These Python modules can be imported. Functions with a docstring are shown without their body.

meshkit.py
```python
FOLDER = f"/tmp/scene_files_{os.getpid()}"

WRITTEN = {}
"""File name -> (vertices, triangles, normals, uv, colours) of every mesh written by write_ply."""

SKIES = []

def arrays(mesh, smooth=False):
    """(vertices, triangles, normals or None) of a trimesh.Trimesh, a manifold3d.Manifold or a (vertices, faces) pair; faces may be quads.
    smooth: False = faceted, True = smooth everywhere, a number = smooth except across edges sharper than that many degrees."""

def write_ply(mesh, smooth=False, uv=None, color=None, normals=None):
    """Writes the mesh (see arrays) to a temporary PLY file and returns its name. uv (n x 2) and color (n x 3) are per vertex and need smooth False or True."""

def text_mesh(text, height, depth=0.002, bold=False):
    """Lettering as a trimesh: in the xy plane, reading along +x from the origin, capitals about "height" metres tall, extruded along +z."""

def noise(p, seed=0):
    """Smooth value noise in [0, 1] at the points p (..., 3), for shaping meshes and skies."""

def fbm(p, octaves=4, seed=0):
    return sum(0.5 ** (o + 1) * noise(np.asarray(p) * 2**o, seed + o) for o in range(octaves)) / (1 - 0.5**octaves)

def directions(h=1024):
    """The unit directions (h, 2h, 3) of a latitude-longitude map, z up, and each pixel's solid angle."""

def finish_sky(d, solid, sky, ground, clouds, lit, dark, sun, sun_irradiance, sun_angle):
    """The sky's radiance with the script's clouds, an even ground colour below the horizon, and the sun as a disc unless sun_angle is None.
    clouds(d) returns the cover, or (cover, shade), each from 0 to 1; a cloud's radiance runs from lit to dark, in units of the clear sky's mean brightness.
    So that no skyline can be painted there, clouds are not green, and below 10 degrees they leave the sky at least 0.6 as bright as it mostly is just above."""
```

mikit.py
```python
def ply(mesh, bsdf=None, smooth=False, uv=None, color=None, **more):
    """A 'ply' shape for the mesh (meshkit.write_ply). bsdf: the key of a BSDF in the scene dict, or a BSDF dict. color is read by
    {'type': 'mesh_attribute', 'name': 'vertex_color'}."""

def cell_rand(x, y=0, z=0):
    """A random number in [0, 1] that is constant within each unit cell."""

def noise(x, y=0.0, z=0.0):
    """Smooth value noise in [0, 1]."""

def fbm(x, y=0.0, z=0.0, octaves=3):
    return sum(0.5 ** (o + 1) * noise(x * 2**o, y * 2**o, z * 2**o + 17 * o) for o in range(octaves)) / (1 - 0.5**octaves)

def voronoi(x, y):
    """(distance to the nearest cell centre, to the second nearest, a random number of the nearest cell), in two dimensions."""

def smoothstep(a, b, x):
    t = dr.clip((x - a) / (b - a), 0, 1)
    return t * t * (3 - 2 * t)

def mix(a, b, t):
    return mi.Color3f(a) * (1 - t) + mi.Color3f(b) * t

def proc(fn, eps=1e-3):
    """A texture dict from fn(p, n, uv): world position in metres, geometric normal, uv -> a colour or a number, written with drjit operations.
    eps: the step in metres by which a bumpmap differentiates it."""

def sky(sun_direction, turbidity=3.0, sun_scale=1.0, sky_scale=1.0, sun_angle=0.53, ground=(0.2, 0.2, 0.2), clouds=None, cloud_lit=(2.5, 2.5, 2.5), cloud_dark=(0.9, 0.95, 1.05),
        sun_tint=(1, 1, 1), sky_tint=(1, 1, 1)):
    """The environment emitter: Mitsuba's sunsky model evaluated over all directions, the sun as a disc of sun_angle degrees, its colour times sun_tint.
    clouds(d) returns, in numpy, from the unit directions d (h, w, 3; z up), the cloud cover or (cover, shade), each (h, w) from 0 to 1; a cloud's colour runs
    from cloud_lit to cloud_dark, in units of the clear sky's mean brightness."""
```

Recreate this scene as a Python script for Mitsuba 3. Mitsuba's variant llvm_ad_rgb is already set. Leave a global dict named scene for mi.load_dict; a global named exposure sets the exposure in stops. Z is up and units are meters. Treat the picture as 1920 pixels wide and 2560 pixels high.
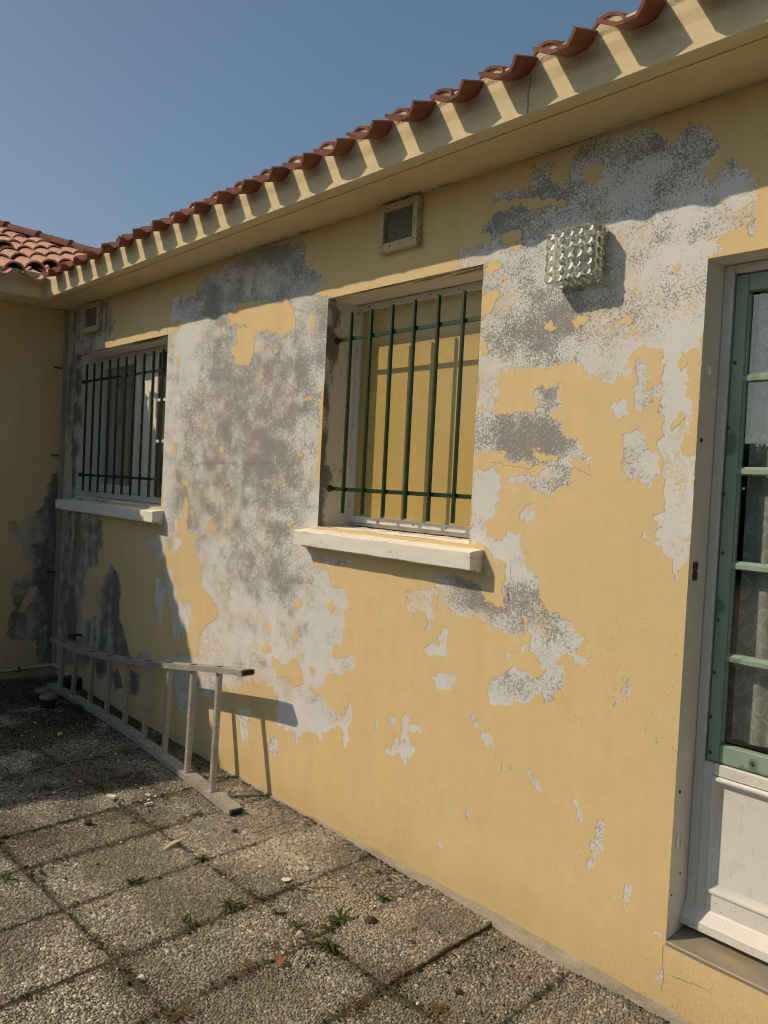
import math, random
import numpy as np, trimesh, manifold3d, shapely
import shapely.geometry as sg
from scipy import ndimage
import drjit as dr
import mitsuba as mi
import mikit, meshkit
from mikit import proc, noise, fbm, voronoi, smoothstep, mix

rnd = random.Random(7)
rg = np.random.default_rng(11)
T = mi.ScalarTransform4f
scene, labels = {}, {}

# ---------------------------------------------------------------- camera, sky, exposure
CAM = np.array([6.5718, -2.3810, 1.6])
YAW, PITCH, ROLL = map(math.radians, (-49.1584, -1.8931, 2.8347))
fwd = np.array([math.sin(YAW) * math.cos(PITCH), math.cos(YAW) * math.cos(PITCH), math.sin(PITCH)])
rgt = np.array([math.cos(YAW), -math.sin(YAW), 0.0])
upv = np.cross(rgt, fwd)
upv = -math.sin(ROLL) * rgt + math.cos(ROLL) * upv
scene['camera'] = {'type': 'perspective', 'fov': math.degrees(2 * math.atan(960 / 2112.45)), 'fov_axis': 'x', 'near_clip': 0.02, 'far_clip': 3000.0,
                   'to_world': T().look_at(origin=CAM.tolist(), target=(CAM + fwd).tolist(), up=upv.tolist())}
SUN = (-0.83, -1.0, 1.11)
scene['sky'] = mikit.sky(SUN, turbidity=5.5, sky_scale=0.95, sky_tint=(0.97, 1.035, 1.0), sun_tint=(1.0, 0.98, 0.955))
exposure = 1.36

# ---------------------------------------------------------------- helpers
def put(key, mesh, bsdf, smooth=False, kind=None, label=None, cat=None, group=None, color=None, **more):
    """one entry of the scene; a taken key gets the next number"""
    k, i = key, 0
    while k in scene or k in labels:
        i += 1
        k = f'{key}_{i:03d}'
    if not isinstance(mesh, dict) and smooth is False and bsdf in ('mat_plaster', 'mat_paint', 'mat_cream'):
        # flat-faced mesh: planar uv in metres along each face, for an even relief
        tri = np.asarray(mesh.vertices)[np.asarray(mesh.faces)]
        nn = np.abs(np.cross(tri[:, 1] - tri[:, 0], tri[:, 2] - tri[:, 0])).argmax(1)
        ax = np.array([[1, 2], [0, 2], [0, 1]])[nn]
        uvs = np.take_along_axis(tri, np.repeat(ax[:, None, :], 3, 1), 2).reshape(-1, 2)
        mesh = trimesh.Trimesh(tri.reshape(-1, 3), np.arange(3 * len(tri)).reshape(-1, 3), process=False)
        more['uv'] = uvs
    scene[k] = mikit.ply(mesh, bsdf, smooth=smooth, color=color, **more) if not isinstance(mesh, dict) else {**mesh, **more}
    tag(k, label, cat, group, kind)
    return k

def tag(k, label=None, cat=None, group=None, kind=None):
    d = {a: b for a, b in (('label', label), ('category', cat), ('group', group), ('kind', kind)) if b}
    if d:
        labels[k] = d

def thing(key, label, cat, group=None, kind=None):
    k, i = key, 0
    while k in labels or k in scene:
        i += 1
        k = f'{key}_{i:03d}'
    tag(k, label, cat, group, kind)
    return k

def box(x0, x1, y0, y1, z0, z1, bev=0.0):
    if bev <= 0:
        m = trimesh.creation.box(extents=(x1 - x0, y1 - y0, z1 - z0))
        m.apply_translation(((x0 + x1) / 2, (y0 + y1) / 2, (z0 + z1) / 2))
        return m
    b = min(bev, 0.45 * min(x1 - x0, y1 - y0, z1 - z0))
    pts = []
    for sx in (0, 1):
        for sy in (0, 1):
            for sz in (0, 1):
                c = np.array([(x0, x1)[sx], (y0, y1)[sy], (z0, z1)[sz]], float)
                d = np.array([1 - 2 * sx, 1 - 2 * sy, 1 - 2 * sz]) * b
                for k in range(3):
                    e = d.copy(); e[k] = 0
                    pts.append(c + e)
    return hull(pts)

def hull(pts):
    return trimesh.convex.convex_hull(np.asarray(pts, float))

def cat(ms):
    return trimesh.util.concatenate([m for m in ms])

def to_tm(man):
    m = man.to_mesh()
    return trimesh.Trimesh(np.array(m.vert_properties[:, :3]), np.array(m.tri_verts), process=False)

def to_man(tm):
    return manifold3d.Manifold(manifold3d.Mesh(np.asarray(tm.vertices, np.float32), np.asarray(tm.faces, np.uint32)))

def extrude_x(prof, x0, x1):
    """polygon in (y, z) extruded along x"""
    m = trimesh.creation.extrude_polygon(sg.Polygon(prof), x1 - x0, engine='earcut')
    v = m.vertices.copy()
    m.vertices = np.stack([v[:, 2] + x0, v[:, 0], v[:, 1]], 1)
    return m

def extrude_y(prof, y0, y1):
    """polygon (or shapely shape) in (x, z) extruded along y"""
    p = prof if hasattr(prof, 'geom_type') else sg.Polygon(prof)
    m = trimesh.creation.extrude_polygon(p, y1 - y0, engine='earcut')
    v = m.vertices.copy()
    m.vertices = np.stack([v[:, 0], y1 - v[:, 2], v[:, 1]], 1)
    return m

def tube(pts, r, n=10, cap=True):
    p = np.asarray(pts, float)
    t = np.gradient(p, axis=0); t /= np.linalg.norm(t, axis=1, keepdims=True)
    ref = np.array([0, 0, 1.0]) if abs(t[0][2]) < 0.9 else np.array([1.0, 0, 0])
    a = np.cross(t, ref); a /= np.linalg.norm(a, axis=1, keepdims=True)
    b = np.cross(t, a)
    r = np.broadcast_to(np.asarray(r, float), (len(p),))
    ang = np.arange(n) * 2 * np.pi / n
    v = (p[:, None] + r[:, None, None] * (np.cos(ang)[None, :, None] * a[:, None] + np.sin(ang)[None, :, None] * b[:, None])).reshape(-1, 3)
    f = []
    for i in range(len(p) - 1):
        for j in range(n):
            q = [i * n + j, i * n + (j + 1) % n, (i + 1) * n + (j + 1) % n, (i + 1) * n + j]
            f += [[q[0], q[2], q[1]], [q[0], q[3], q[2]]]
    if cap:
        v = np.vstack([v, p[0], p[-1]])
        k0, k1 = len(v) - 2, len(v) - 1
        for j in range(n):
            f.append([k0, j, (j + 1) % n]); f.append([k1, (len(p) - 1) * n + (j + 1) % n, (len(p) - 1) * n + j])
    return trimesh.Trimesh(v, f, process=False)

def bar_along(pts, wy, hz):
    """a flat bar (width wy along y, height hz along z) swept along a polyline in x"""
    p = np.asarray(pts, float)
    v, f = [], []
    for q in p:
        for a, b in ((-.5, -.5), (.5, -.5), (.5, .5), (-.5, .5)):
            v.append(q + [0, a * wy, b * hz])
    for i in range(len(p) - 1):
        for j in range(4):
            a, b, c, d = i * 4 + j, i * 4 + (j + 1) % 4, i * 4 + 4 + (j + 1) % 4, i * 4 + 4 + j
            f += [[a, b, c], [a, c, d]]
    n = 4 * (len(p) - 1)
    f += [[0, 2, 1], [0, 3, 2], [n, n + 1, n + 2], [n, n + 2, n + 3]]
    m = trimesh.Trimesh(v, f, process=False)
    if m.volume < 0:
        m.invert()
    return m

def rough(m, amp, freq, seed=0, edge=None):
    """subdivide and push the vertices about: worn edges"""
    if edge:
        v, f = trimesh.remesh.subdivide_to_size(m.vertices, m.faces, edge, max_iter=12)
        m = trimesh.Trimesh(v, f, process=False); m.merge_vertices()
    v = m.vertices
    m.vertices = v + amp * (np.stack([meshkit.fbm(v * freq + 13.7 * k, 3, seed + k) for k in range(3)], 1) - .5) * 2
    return m

# ---------------------------------------------------------------- materials
def principled(color, rough_=0.6, metallic=0.0, **k):
    c = color if isinstance(color, dict) else {'type': 'rgb', 'value': list(color)}
    return {'type': 'twosided', 'bsdf': {'type': 'principled', 'base_color': c, 'roughness': rough_, 'metallic': metallic, **k}}

def bumped(inner, fn, scale, eps=1e-3):
    return {'type': 'twosided', 'bsdf': {'type': 'bumpmap', 'arbitrary': proc(fn, eps), 'scale': scale, 'bsdf': inner['bsdf']}}

def stucco(p, n, uv):
    a, b, c = p.x, p.y, p.z
    u, v = 0.80 * a + 0.6 * c, 0.80 * c - 0.6 * a          # a turned lattice, so that no rows show
    return 0.5 * noise(u * 140, b * 140, v * 140) + 0.45 * noise(a * 265, b * 265, c * 265) + 0.25 * noise(u * 420, b * 420, v * 420)

MOULD = [(2.54, 2.63, 0.41, 0.15, 0.28), (2.85, 2.76, 0.25, 0.06, 0.5), (2.08, 2.58, 0.27, 0.14, 0.28), (3.07, 2.62, 0.16, 0.09, 0.3), (2.47, 2.28, 0.28, 0.23, 0.2), (3.11, 2.14, 0.23, 0.18, 0.25), (2.65, 1.85, 0.47, 0.3, 0.25), (2.99, 1.56, 0.39, 0.28, 0.2), (2.11, 1.67, 0.22, 0.4, 0.1), (3.19, 1.12, 0.22, 0.14, 0.2), (2.85, 1.15, 0.29, 0.14, 0.2), (3.32, 2.34, 0.07, 0.22, 0.3), (4.67, 2.19, 0.16, 0.1, 0.45), (4.52, 2.14, 0.13, 0.08, 0.3), (4.52, 1.8, 0.19, 0.08, 0.55), (4.67, 1.77, 0.14, 0.07, 0.4), (4.44, 2.59, 0.13, 0.07, 0.24), (4.66, 2.63, 0.16, 0.08, 0.16), (5.01, 2.74, 0.19, 0.06, 0.16), (5.2, 2.72, 0.06, 0.06, 0.14), (4.66, 1.95, 0.05, 0.04, 0.3), (4.74, 2.77, 0.11, 0.05, 0.3), (5.05, 1.75, 0.05, 0.06, 0.15), (4.66, 1.63, 0.12, 0.03, 0.35), (4.59, 1.18, 0.1, 0.08, 0.3), (4.36, 1.18, 0.14, 0.05, 0.4), (4.33, 1.25, 0.14, 0.03, 0.4), (4.76, 1.11, 0.12, 0.1, 0.2), (4.59, 0.89, 0.11, 0.05, 0.3), (4.2, 0.98, 0.08, 0.06, 0.1), (3.98, 0.55, 0.08, 0.08, 0.15), (4.98, 0.5, 0.02, 0.06, 0.2), (0.27, 2.16, 0.35, 0.41, 0.35), (0.49, 2.69, 0.33, 0.13, 0.3), (0.38, 1.13, 0.34, 0.2, 0.5), (1.01, 0.67, 0.3, 0.35, 0.6), (0.26, 0.42, 0.23, 0.41, 0.5), (1.41, 0.3, 0.2, 0.18, 0.5), (0.81, 0.22, 0.39, 0.06, 0.4), (2.73, 2.6, 0.11, 0.07, -0.3), (5.14, 2.34, 0.14, 0.17, -0.12), (5.19, 1.78, 0.06, 0.35, -0.45), (3.42, 0.99, 0.17, 0.13, -0.2), (3.24, 0.42, 0.36, 0.09, -0.15), (1.99, 2.32, 0.17, 0.16, -0.15), (4.48, 1.53, 0.09, 0.1, -0.3), (3.38, 1.51, 0.09, 0.13, -0.3), (4.79, 2.08, 0.06, 0.05, -0.2), (4.37, 1.36, 0.14, 0.05, -0.25)]

def mould_speckle(x, z, dens):
    s = 0.5 * noise(x * 200, z * 200, 2.0) + 0.5 * noise(x * 390, z * 390, 7.0)
    w = 0.24
    return smoothstep(-w, w, dens - s)

def plaster_color(p, n, uv):
    x, y, z = p.x, p.y, p.z
    front = dr.abs(n.y) > 0.5
    xx = dr.select(front, x, -y)            # the wing's wall is read along y
    onwing = x < 0.01
    d = 0.21 + 0.14 * smoothstep(4.15, 4.5, x) * smoothstep(1.95, 2.25, z) + 0.22 * dr.exp(-(dr.square((x - 2.55) / 0.75) + dr.square((z - 1.75) / 0.85)))
    for cx, cz, rx, rz, w in MOULD:
        d += w * dr.exp(-(dr.square((x - cx) / rx) + dr.square((z - cz) / rz)) * 0.8)
    d = dr.select(onwing, 0.20 + 0.5 * dr.exp(-dr.square((y + 0.03) / 0.13)) + 0.25 * fbm(y * 9, z * 5, 4.0), d)
    big = fbm(xx * 4.6 + 31, z * 6.0, 1.5, 4)
    mid = fbm(xx * 13, z * 17, 9.0, 4)
    streak = fbm(xx * 19, z * 2.6, 4.0, 3)
    d += 0.72 * (big - 0.5) + 0.62 * (mid - 0.5) + (0.16 + 0.8 * smoothstep(1.7, 1.3, x)) * (streak - 0.5)
    m = mould_speckle(xx, z, dr.clip(d, 0.0, 0.82))
    tone = fbm(xx * 3.1, z * 3.1, 12.0, 3)
    light = mix((0.565, 0.59, 0.605), (0.65, 0.66, 0.65), tone)
    pink = smoothstep(0.55, 0.72, fbm(xx * 4 + 7, z * 4, 3.0, 3))
    dark = mix((0.205, 0.205, 0.195), (0.225, 0.210, 0.208), pink)
    shade_tint = smoothstep(1.75, 1.3, x)             # shade painted in: corner darker and browner, offsetting the blue skylight
    dark = mix(dark, (0.105, 0.098, 0.080), shade_tint)
    light = mix(light, (0.47, 0.445, 0.385), shade_tint)
    c = mix(light, dark, m * 0.93)
    ghost = smoothstep(0.62, 0.78, fbm(xx * 7 + 2, z * 7, 23.0, 3)) * 0.45       # thin remains of the old colour
    c = mix(c, (0.56, 0.45, 0.26), ghost * (1 - m))
    rem = smoothstep(0.52, 0.70, fbm(xx * 5.2 + 12, z * 4.1, 41.0, 4)) * smoothstep(0.50, 0.66, 0.6 * noise(xx * 120, z * 110, 2.0) + 0.4 * noise(xx * 260, z * 250, 2.0))
    c = mix(c, (0.55, 0.425, 0.21), rem * 0.75 * (1 - 0.8 * m))
    # window reveals: cream paint with dark mildew near the arris
    sp = smoothstep(0.13, 0.0, y) * 0.34 + fbm(y * 16, z * 8, x * 3, 4) * 0.75
    ms = mould_speckle(y * 1.3 + x * 0.1, z, 0.85 * smoothstep(0.50, 0.78, sp)) * smoothstep(5.0, 4.8, x)
    rv = mix((0.64, 0.62, 0.54), (0.72, 0.70, 0.63), fbm(y * 9, z * 3, x))
    rv = mix(rv, (0.14, 0.13, 0.11), ms * 0.9)
    return dr.select(front | onwing, c, rv)

def paint_color(p, n, uv):
    a = dr.select(dr.abs(n.x) > 0.5, p.y, p.x)
    z = p.z
    t = fbm(a * 2.2 + 5, z * 1.6, 2.0, 4)
    c = mix((0.605, 0.462, 0.228), (0.640, 0.503, 0.272), t)
    s = fbm(a * 24, z * 24, 5.0, 3)
    c = c * (0.96 + 0.08 * s)
    wash = smoothstep(0.5, 0.75, fbm(a * 1.3 + 9, z * 2.4, 8.0, 3))
    c = mix(c, (0.585, 0.475, 0.275), wash * 0.4)
    c = c * (0.965 + 0.07 * fbm(a * 17, z * 1.1, 21.0, 3))
    foot = smoothstep(0.32, 0.02, z + 0.16 * (fbm(a * 6, z * 6, 1.0) - 0.5))
    sp = smoothstep(0.70, 0.82, 0.5 * noise(a * 260, z * 260, 3.0) + 0.5 * noise(a * 480, z * 480, 3.0)) * foot
    c = mix(c, (0.30, 0.23, 0.11), sp * 0.7)
    c = mix(c, (0.47, 0.36, 0.18), foot * foot * 0.5)
    pits = smoothstep(0.86, 0.92, noise(a * 210, z * 210, 6.0)) * smoothstep(0.5, 0.7, fbm(a * 3, z * 3, 17.0))
    return mix(c, (0.22, 0.17, 0.10), pits * 0.5)

def cream_color(p, n, uv):
    t = fbm(p.x * 2.5, p.y * 5, p.z * 5, 3)
    c = mix((0.57, 0.48, 0.285), (0.64, 0.555, 0.355), t)
    g = fbm(p.x * 9, p.y * 22, p.z * 30, 3)
    c = c * (0.90 + 0.2 * g)
    k = smoothstep(0.05, 0.0, -p.y) * smoothstep(0.55, 0.7, fbm(p.x * 2.3, p.y * 9, 3.0)) * smoothstep(0.4, 0.6, noise(p.x * 60, p.y * 60, 1.0))
    return mix(c, (0.12, 0.11, 0.09), k * 0.8)

def mortar_color(p, n, uv):
    t = fbm(p.x * 40, p.y * 40, p.z * 40, 3)
    m = smoothstep(0.55, 0.72, fbm(p.x * 60 + 5, p.y * 60, p.z * 60, 3)) * smoothstep(2.97, 3.03, p.z)
    return mix(mix((0.46, 0.38, 0.23), (0.60, 0.52, 0.35), t), (0.13, 0.11, 0.09), m * 0.75)

def terracotta_color(p, n, uv):
    pf = 0.55 * mikit.cell_rand((p.x - 0.233) / 0.1145, dr.floor((p.y + 0.378) / 0.31), 3.0) + 0.45 * fbm(p.x * 9, p.y * 5, p.z * 9, 2)
    f = fbm(p.x * 45, p.y * 45, p.z * 45, 3)
    c = mix((0.155, 0.050, 0.032), (0.32, 0.115, 0.072), pf)
    c = c * (0.8 + 0.4 * f)
    l = smoothstep(0.62, 0.74, fbm(p.x * 22, p.y * 22, p.z * 22, 3))
    return mix(c, (0.16, 0.13, 0.10), l * 0.55)

def terracotta_pale(p, n, uv):
    f = fbm(p.x * 35, p.y * 35, p.z * 35, 3)
    c = mix((0.43, 0.21, 0.14), (0.53, 0.29, 0.21), fbm(p.x * 5, p.y * 5, p.z * 8, 3))
    l = smoothstep(0.63, 0.75, fbm(p.x * 19, p.y * 19, p.z * 19, 3))
    return mix(c * (0.85 + 0.3 * f), (0.18, 0.14, 0.11), l * 0.6)

def sill_color(p, n, uv):
    t = fbm(p.x * 6, p.y * 14, p.z * 14, 4)
    c = mix((0.64, 0.63, 0.575), (0.74, 0.735, 0.69), t)
    top = smoothstep(0.5, 0.9, n.z) * smoothstep(-0.06, 0.05, p.y + 0.10 * (fbm(p.x * 7, p.y * 5, 3.0) - 0.5))
    c = mix(c, (0.47, 0.36, 0.25), top * 0.5)
    s = smoothstep(0.60, 0.75, fbm(p.x * 25, p.y * 6, p.z * 50, 3))
    return mix(c, (0.30, 0.27, 0.21), s * 0.35)

def white_wood(p, n, uv):
    t = fbm(p.x * 8, p.y * 8, p.z * 8, 3)
    c = mix((0.58, 0.575, 0.545), (0.67, 0.67, 0.645), t)
    d = smoothstep(0.60, 0.72, fbm(p.x * 50, p.y * 50, p.z * 14, 3))
    c = mix(c, (0.38, 0.36, 0.31), d * 0.16)
    s = smoothstep(0.84, 0.92, noise(p.x * 230, p.y * 230, p.z * 150))
    return mix(c, (0.16, 0.14, 0.11), s * 0.5)

def stone_color(p, n, uv):
    t = fbm(p.x * 9, p.y * 26, p.z * 20, 4)
    c = mix((0.17, 0.155, 0.125), (0.27, 0.245, 0.195), t)
    r = dr.exp(-dr.square((p.x - 5.44) / 0.07) - dr.square((p.y - 0.045) / 0.035))
    return mix(c, (0.40, 0.27, 0.13), r * 0.6 * (0.4 + 0.6 * noise(p.x * 60, p.y * 60, 1.0)))

def alu_color(p, n, uv):
    t = fbm(p.x * 30, p.y * 30, p.z * 30, 3)
    c = mix((0.29, 0.28, 0.25), (0.43, 0.42, 0.385), t)
    s = smoothstep(0.70, 0.80, noise(p.x * 170, p.y * 170, p.z * 170))
    c = mix(c, (0.72, 0.70, 0.66), s * 0.6)
    g = smoothstep(0.60, 0.75, fbm(p.x * 9, p.y * 9, p.z * 9, 3))
    return mix(c, (0.24, 0.20, 0.15), g * 0.45)

def slab_color(p, n, uv):
    t = fbm(p.x * 14, p.y * 14, 2.0, 4)
    c = mix((0.085, 0.075, 0.055), (0.15, 0.13, 0.095), t)
    return c * (0.75 + 0.5 * noise(p.x * 220, p.y * 220, 1.0))

def soil_color(p, n, uv):
    t = fbm(p.x * 18, p.y * 18, 6.0, 4)
    c = mix((0.028, 0.023, 0.016), (0.105, 0.084, 0.056), t) * (0.55 + 0.9 * noise(p.x * 190, p.y * 190, 3.0))
    return mix(c, (0.045, 0.055, 0.020), smoothstep(0.55, 0.7, fbm(p.x * 5, p.y * 5, 9.0, 3)) * 0.5)

def ground_color(p, n, uv):
    t = fbm(p.x * 0.7, p.y * 0.7, 6.0, 4)
    return mix((0.11, 0.10, 0.065), (0.20, 0.17, 0.12), t)

def cement_color(p, n, uv):
    t = fbm(p.x * 12, p.y * 30, p.z * 30, 4)
    c = mix((0.21, 0.185, 0.135), (0.40, 0.365, 0.285), t)
    return c * (0.85 + 0.3 * noise(p.x * 160, p.y * 160, p.z * 160))

def lace_color(p, n, uv):
    a, b = p.x * 22, p.z * 13
    f1, f2, r = voronoi(a + 0.35 * dr.sin(b * 2.1), b)
    leaf = smoothstep(0.42, 0.36, f1) * (1 - smoothstep(0.30, 0.24, f1) * 0.7)
    net = 0.85 + 0.3 * (noise(p.x * 500, p.z * 500, 1.0) - 0.5)
    fold = fbm(p.x * 30, 1.0, 1.0, 2)
    return mix((0.26, 0.29, 0.26), (0.50, 0.53, 0.48), leaf * 0.5 + 0.35 * fold) * net

def board_color(p, n, uv):
    t = fbm(p.x * 4, p.z * 1.5, 2.0, 3)
    c = mix((0.375, 0.275, 0.085), (0.435, 0.325, 0.115), t)
    return mix(c, (0.60, 0.47, 0.22), smoothstep(0.88, 0.94, noise(p.x * 170, p.z * 170, 2.0)) * 0.5)

def green_wood_color(p, n, uv):
    t = fbm(p.x * 20, p.y * 20, p.z * 5, 3)
    c = mix((0.185, 0.265, 0.210), (0.255, 0.345, 0.285), t)
    k = smoothstep(0.66, 0.74, fbm(p.x * 14 + 3, p.y * 20, p.z * 9, 3))
    return mix(c, (0.07, 0.12, 0.075), k * 0.7)

def vent_wood(p, n, uv):
    t = fbm(p.x * 30, p.y * 30, p.z * 30, 3)
    c = mix((0.44, 0.36, 0.20), (0.55, 0.47, 0.29), t)
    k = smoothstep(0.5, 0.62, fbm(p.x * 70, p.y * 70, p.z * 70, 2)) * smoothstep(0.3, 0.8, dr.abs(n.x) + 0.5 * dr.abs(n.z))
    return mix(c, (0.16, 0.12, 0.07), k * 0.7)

def duct_color(p, n, uv):
    t = fbm(p.x * 30, p.y * 30, p.z * 5, 3)
    return mix((0.20, 0.185, 0.14), (0.44, 0.40, 0.30), t)

M = scene
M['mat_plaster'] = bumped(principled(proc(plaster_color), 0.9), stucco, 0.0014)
M['mat_paint'] = bumped(principled(proc(paint_color), 0.75), stucco, 0.0013)
M['mat_cream'] = bumped(principled(proc(cream_color), 0.8), stucco, 0.0010)
M['mat_mortar'] = bumped(principled(proc(mortar_color), 0.95), stucco, 0.004)
M['mat_terracotta'] = principled(proc(terracotta_color), 0.7)
M['mat_terracotta_pale'] = principled(proc(terracotta_pale), 0.8)
M['mat_sill'] = bumped(principled(proc(sill_color), 0.8), stucco, 0.0007)
M['mat_white_wood'] = principled(proc(white_wood), 0.55)
M['mat_stone'] = principled(proc(stone_color), 0.5)
M['mat_alu'] = principled(proc(alu_color), 0.5, 0.35)
M['mat_slab'] = principled(proc(slab_color), 0.95)
M['mat_soil'] = principled(proc(soil_color), 1.0)
M['mat_ground'] = principled(proc(ground_color), 1.0)
M['mat_cement'] = bumped(principled(proc(cement_color), 0.95), stucco, 0.0025)
M['mat_lace'] = {'type': 'twosided', 'bsdf': {'type': 'diffuse', 'reflectance': proc(lace_color)}}
M['mat_board'] = principled(proc(board_color), 0.35, 0.0, clearcoat=1.0, clearcoat_gloss=0.97)
M['mat_green_wood'] = principled(proc(green_wood_color), 0.5)
M['mat_vent_wood'] = principled(proc(vent_wood), 0.7)
M['mat_duct'] = principled(proc(duct_color), 0.8)
def bar_color(p, n, uv):
    t = fbm(p.x * 40, p.y * 40, p.z * 22, 3)
    c = mix((0.0025, 0.018, 0.006), (0.007, 0.042, 0.014), t)
    return mix(c, (0.055, 0.030, 0.016), smoothstep(0.68, 0.76, fbm(p.x * 70 + 4, p.y * 70, p.z * 50, 3)) * 0.8)
M['mat_green_metal'] = principled(proc(bar_color), 0.36)
M['mat_pebble'] = {'type': 'twosided', 'bsdf': {'type': 'principled', 'base_color': {'type': 'mesh_attribute', 'name': 'vertex_color'}, 'roughness': 0.6, 'specular': 0.4}}
M['mat_attr'] = {'type': 'twosided', 'bsdf': {'type': 'diffuse', 'reflectance': {'type': 'mesh_attribute', 'name': 'vertex_color'}}}
M['mat_black'] = principled((0.02, 0.019, 0.018), 0.5)
M['mat_rust'] = principled((0.07, 0.045, 0.03), 0.8)
M['mat_dark_mesh'] = principled((0.13, 0.12, 0.095), 0.8)
M['mat_slat'] = principled((0.17, 0.155, 0.125), 0.7)
M['mat_glass'] = {'type': 'thindielectric', 'int_ior': 1.5}
M['mat_room'] = principled((0.10, 0.09, 0.075), 0.9)
M['mat_white_plastic'] = principled((0.70, 0.69, 0.65), 0.4)
M['mat_pvc'] = principled((0.55, 0.50, 0.38), 0.5)
M['mat_curtain'] = principled((0.30, 0.29, 0.25), 0.9)
M['mat_lamp_glass'] = {'type': 'dielectric', 'int_ior': 1.5, 'specular_transmittance': {'type': 'rgb', 'value': [0.985, 0.972, 0.92]}}
M['mat_silver'] = {'type': 'twosided', 'bsdf': {'type': 'roughconductor', 'alpha': 0.22, 'specular_reflectance': {'type': 'rgb', 'value': [0.66, 0.62, 0.52]}}}
M['mat_gold'] = principled((0.42, 0.27, 0.09), 0.4, 0.6)
M['mat_leaf'] = {'type': 'principledthin', 'base_color': {'type': 'mesh_attribute', 'name': 'vertex_color'}, 'roughness': 0.55, 'diff_trans': 0.6}
M['mat_cap'] = principled((0.19, 0.18, 0.15), 0.8)
M['mat_crack'] = principled((0.17, 0.145, 0.11), 1.0)
M['mat_clod'] = principled((0.06, 0.045, 0.030), 1.0)
M['mat_flake'] = principled((0.66, 0.62, 0.52), 0.8)

# ---------------------------------------------------------------- the house
W1 = (0.203, 1.702, 1.385, 2.455)      # window openings x0, x1, z0, z1
W2 = (3.342, 4.328, 1.385, 2.457)
DR = (5.245, 6.150, 0.236, 2.323)      # door opening
XE, ZS, YF = 8.0, 2.803, -0.282        # right end of the wall, soffit height, fascia plane
WEND = -3.62                           # near end of the wing
XF = 0.300                             # the wing's fascia plane
tag('house', 'single-storey yellow rendered house with peeling paint, barred windows and red tiled eaves', 'house')

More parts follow.
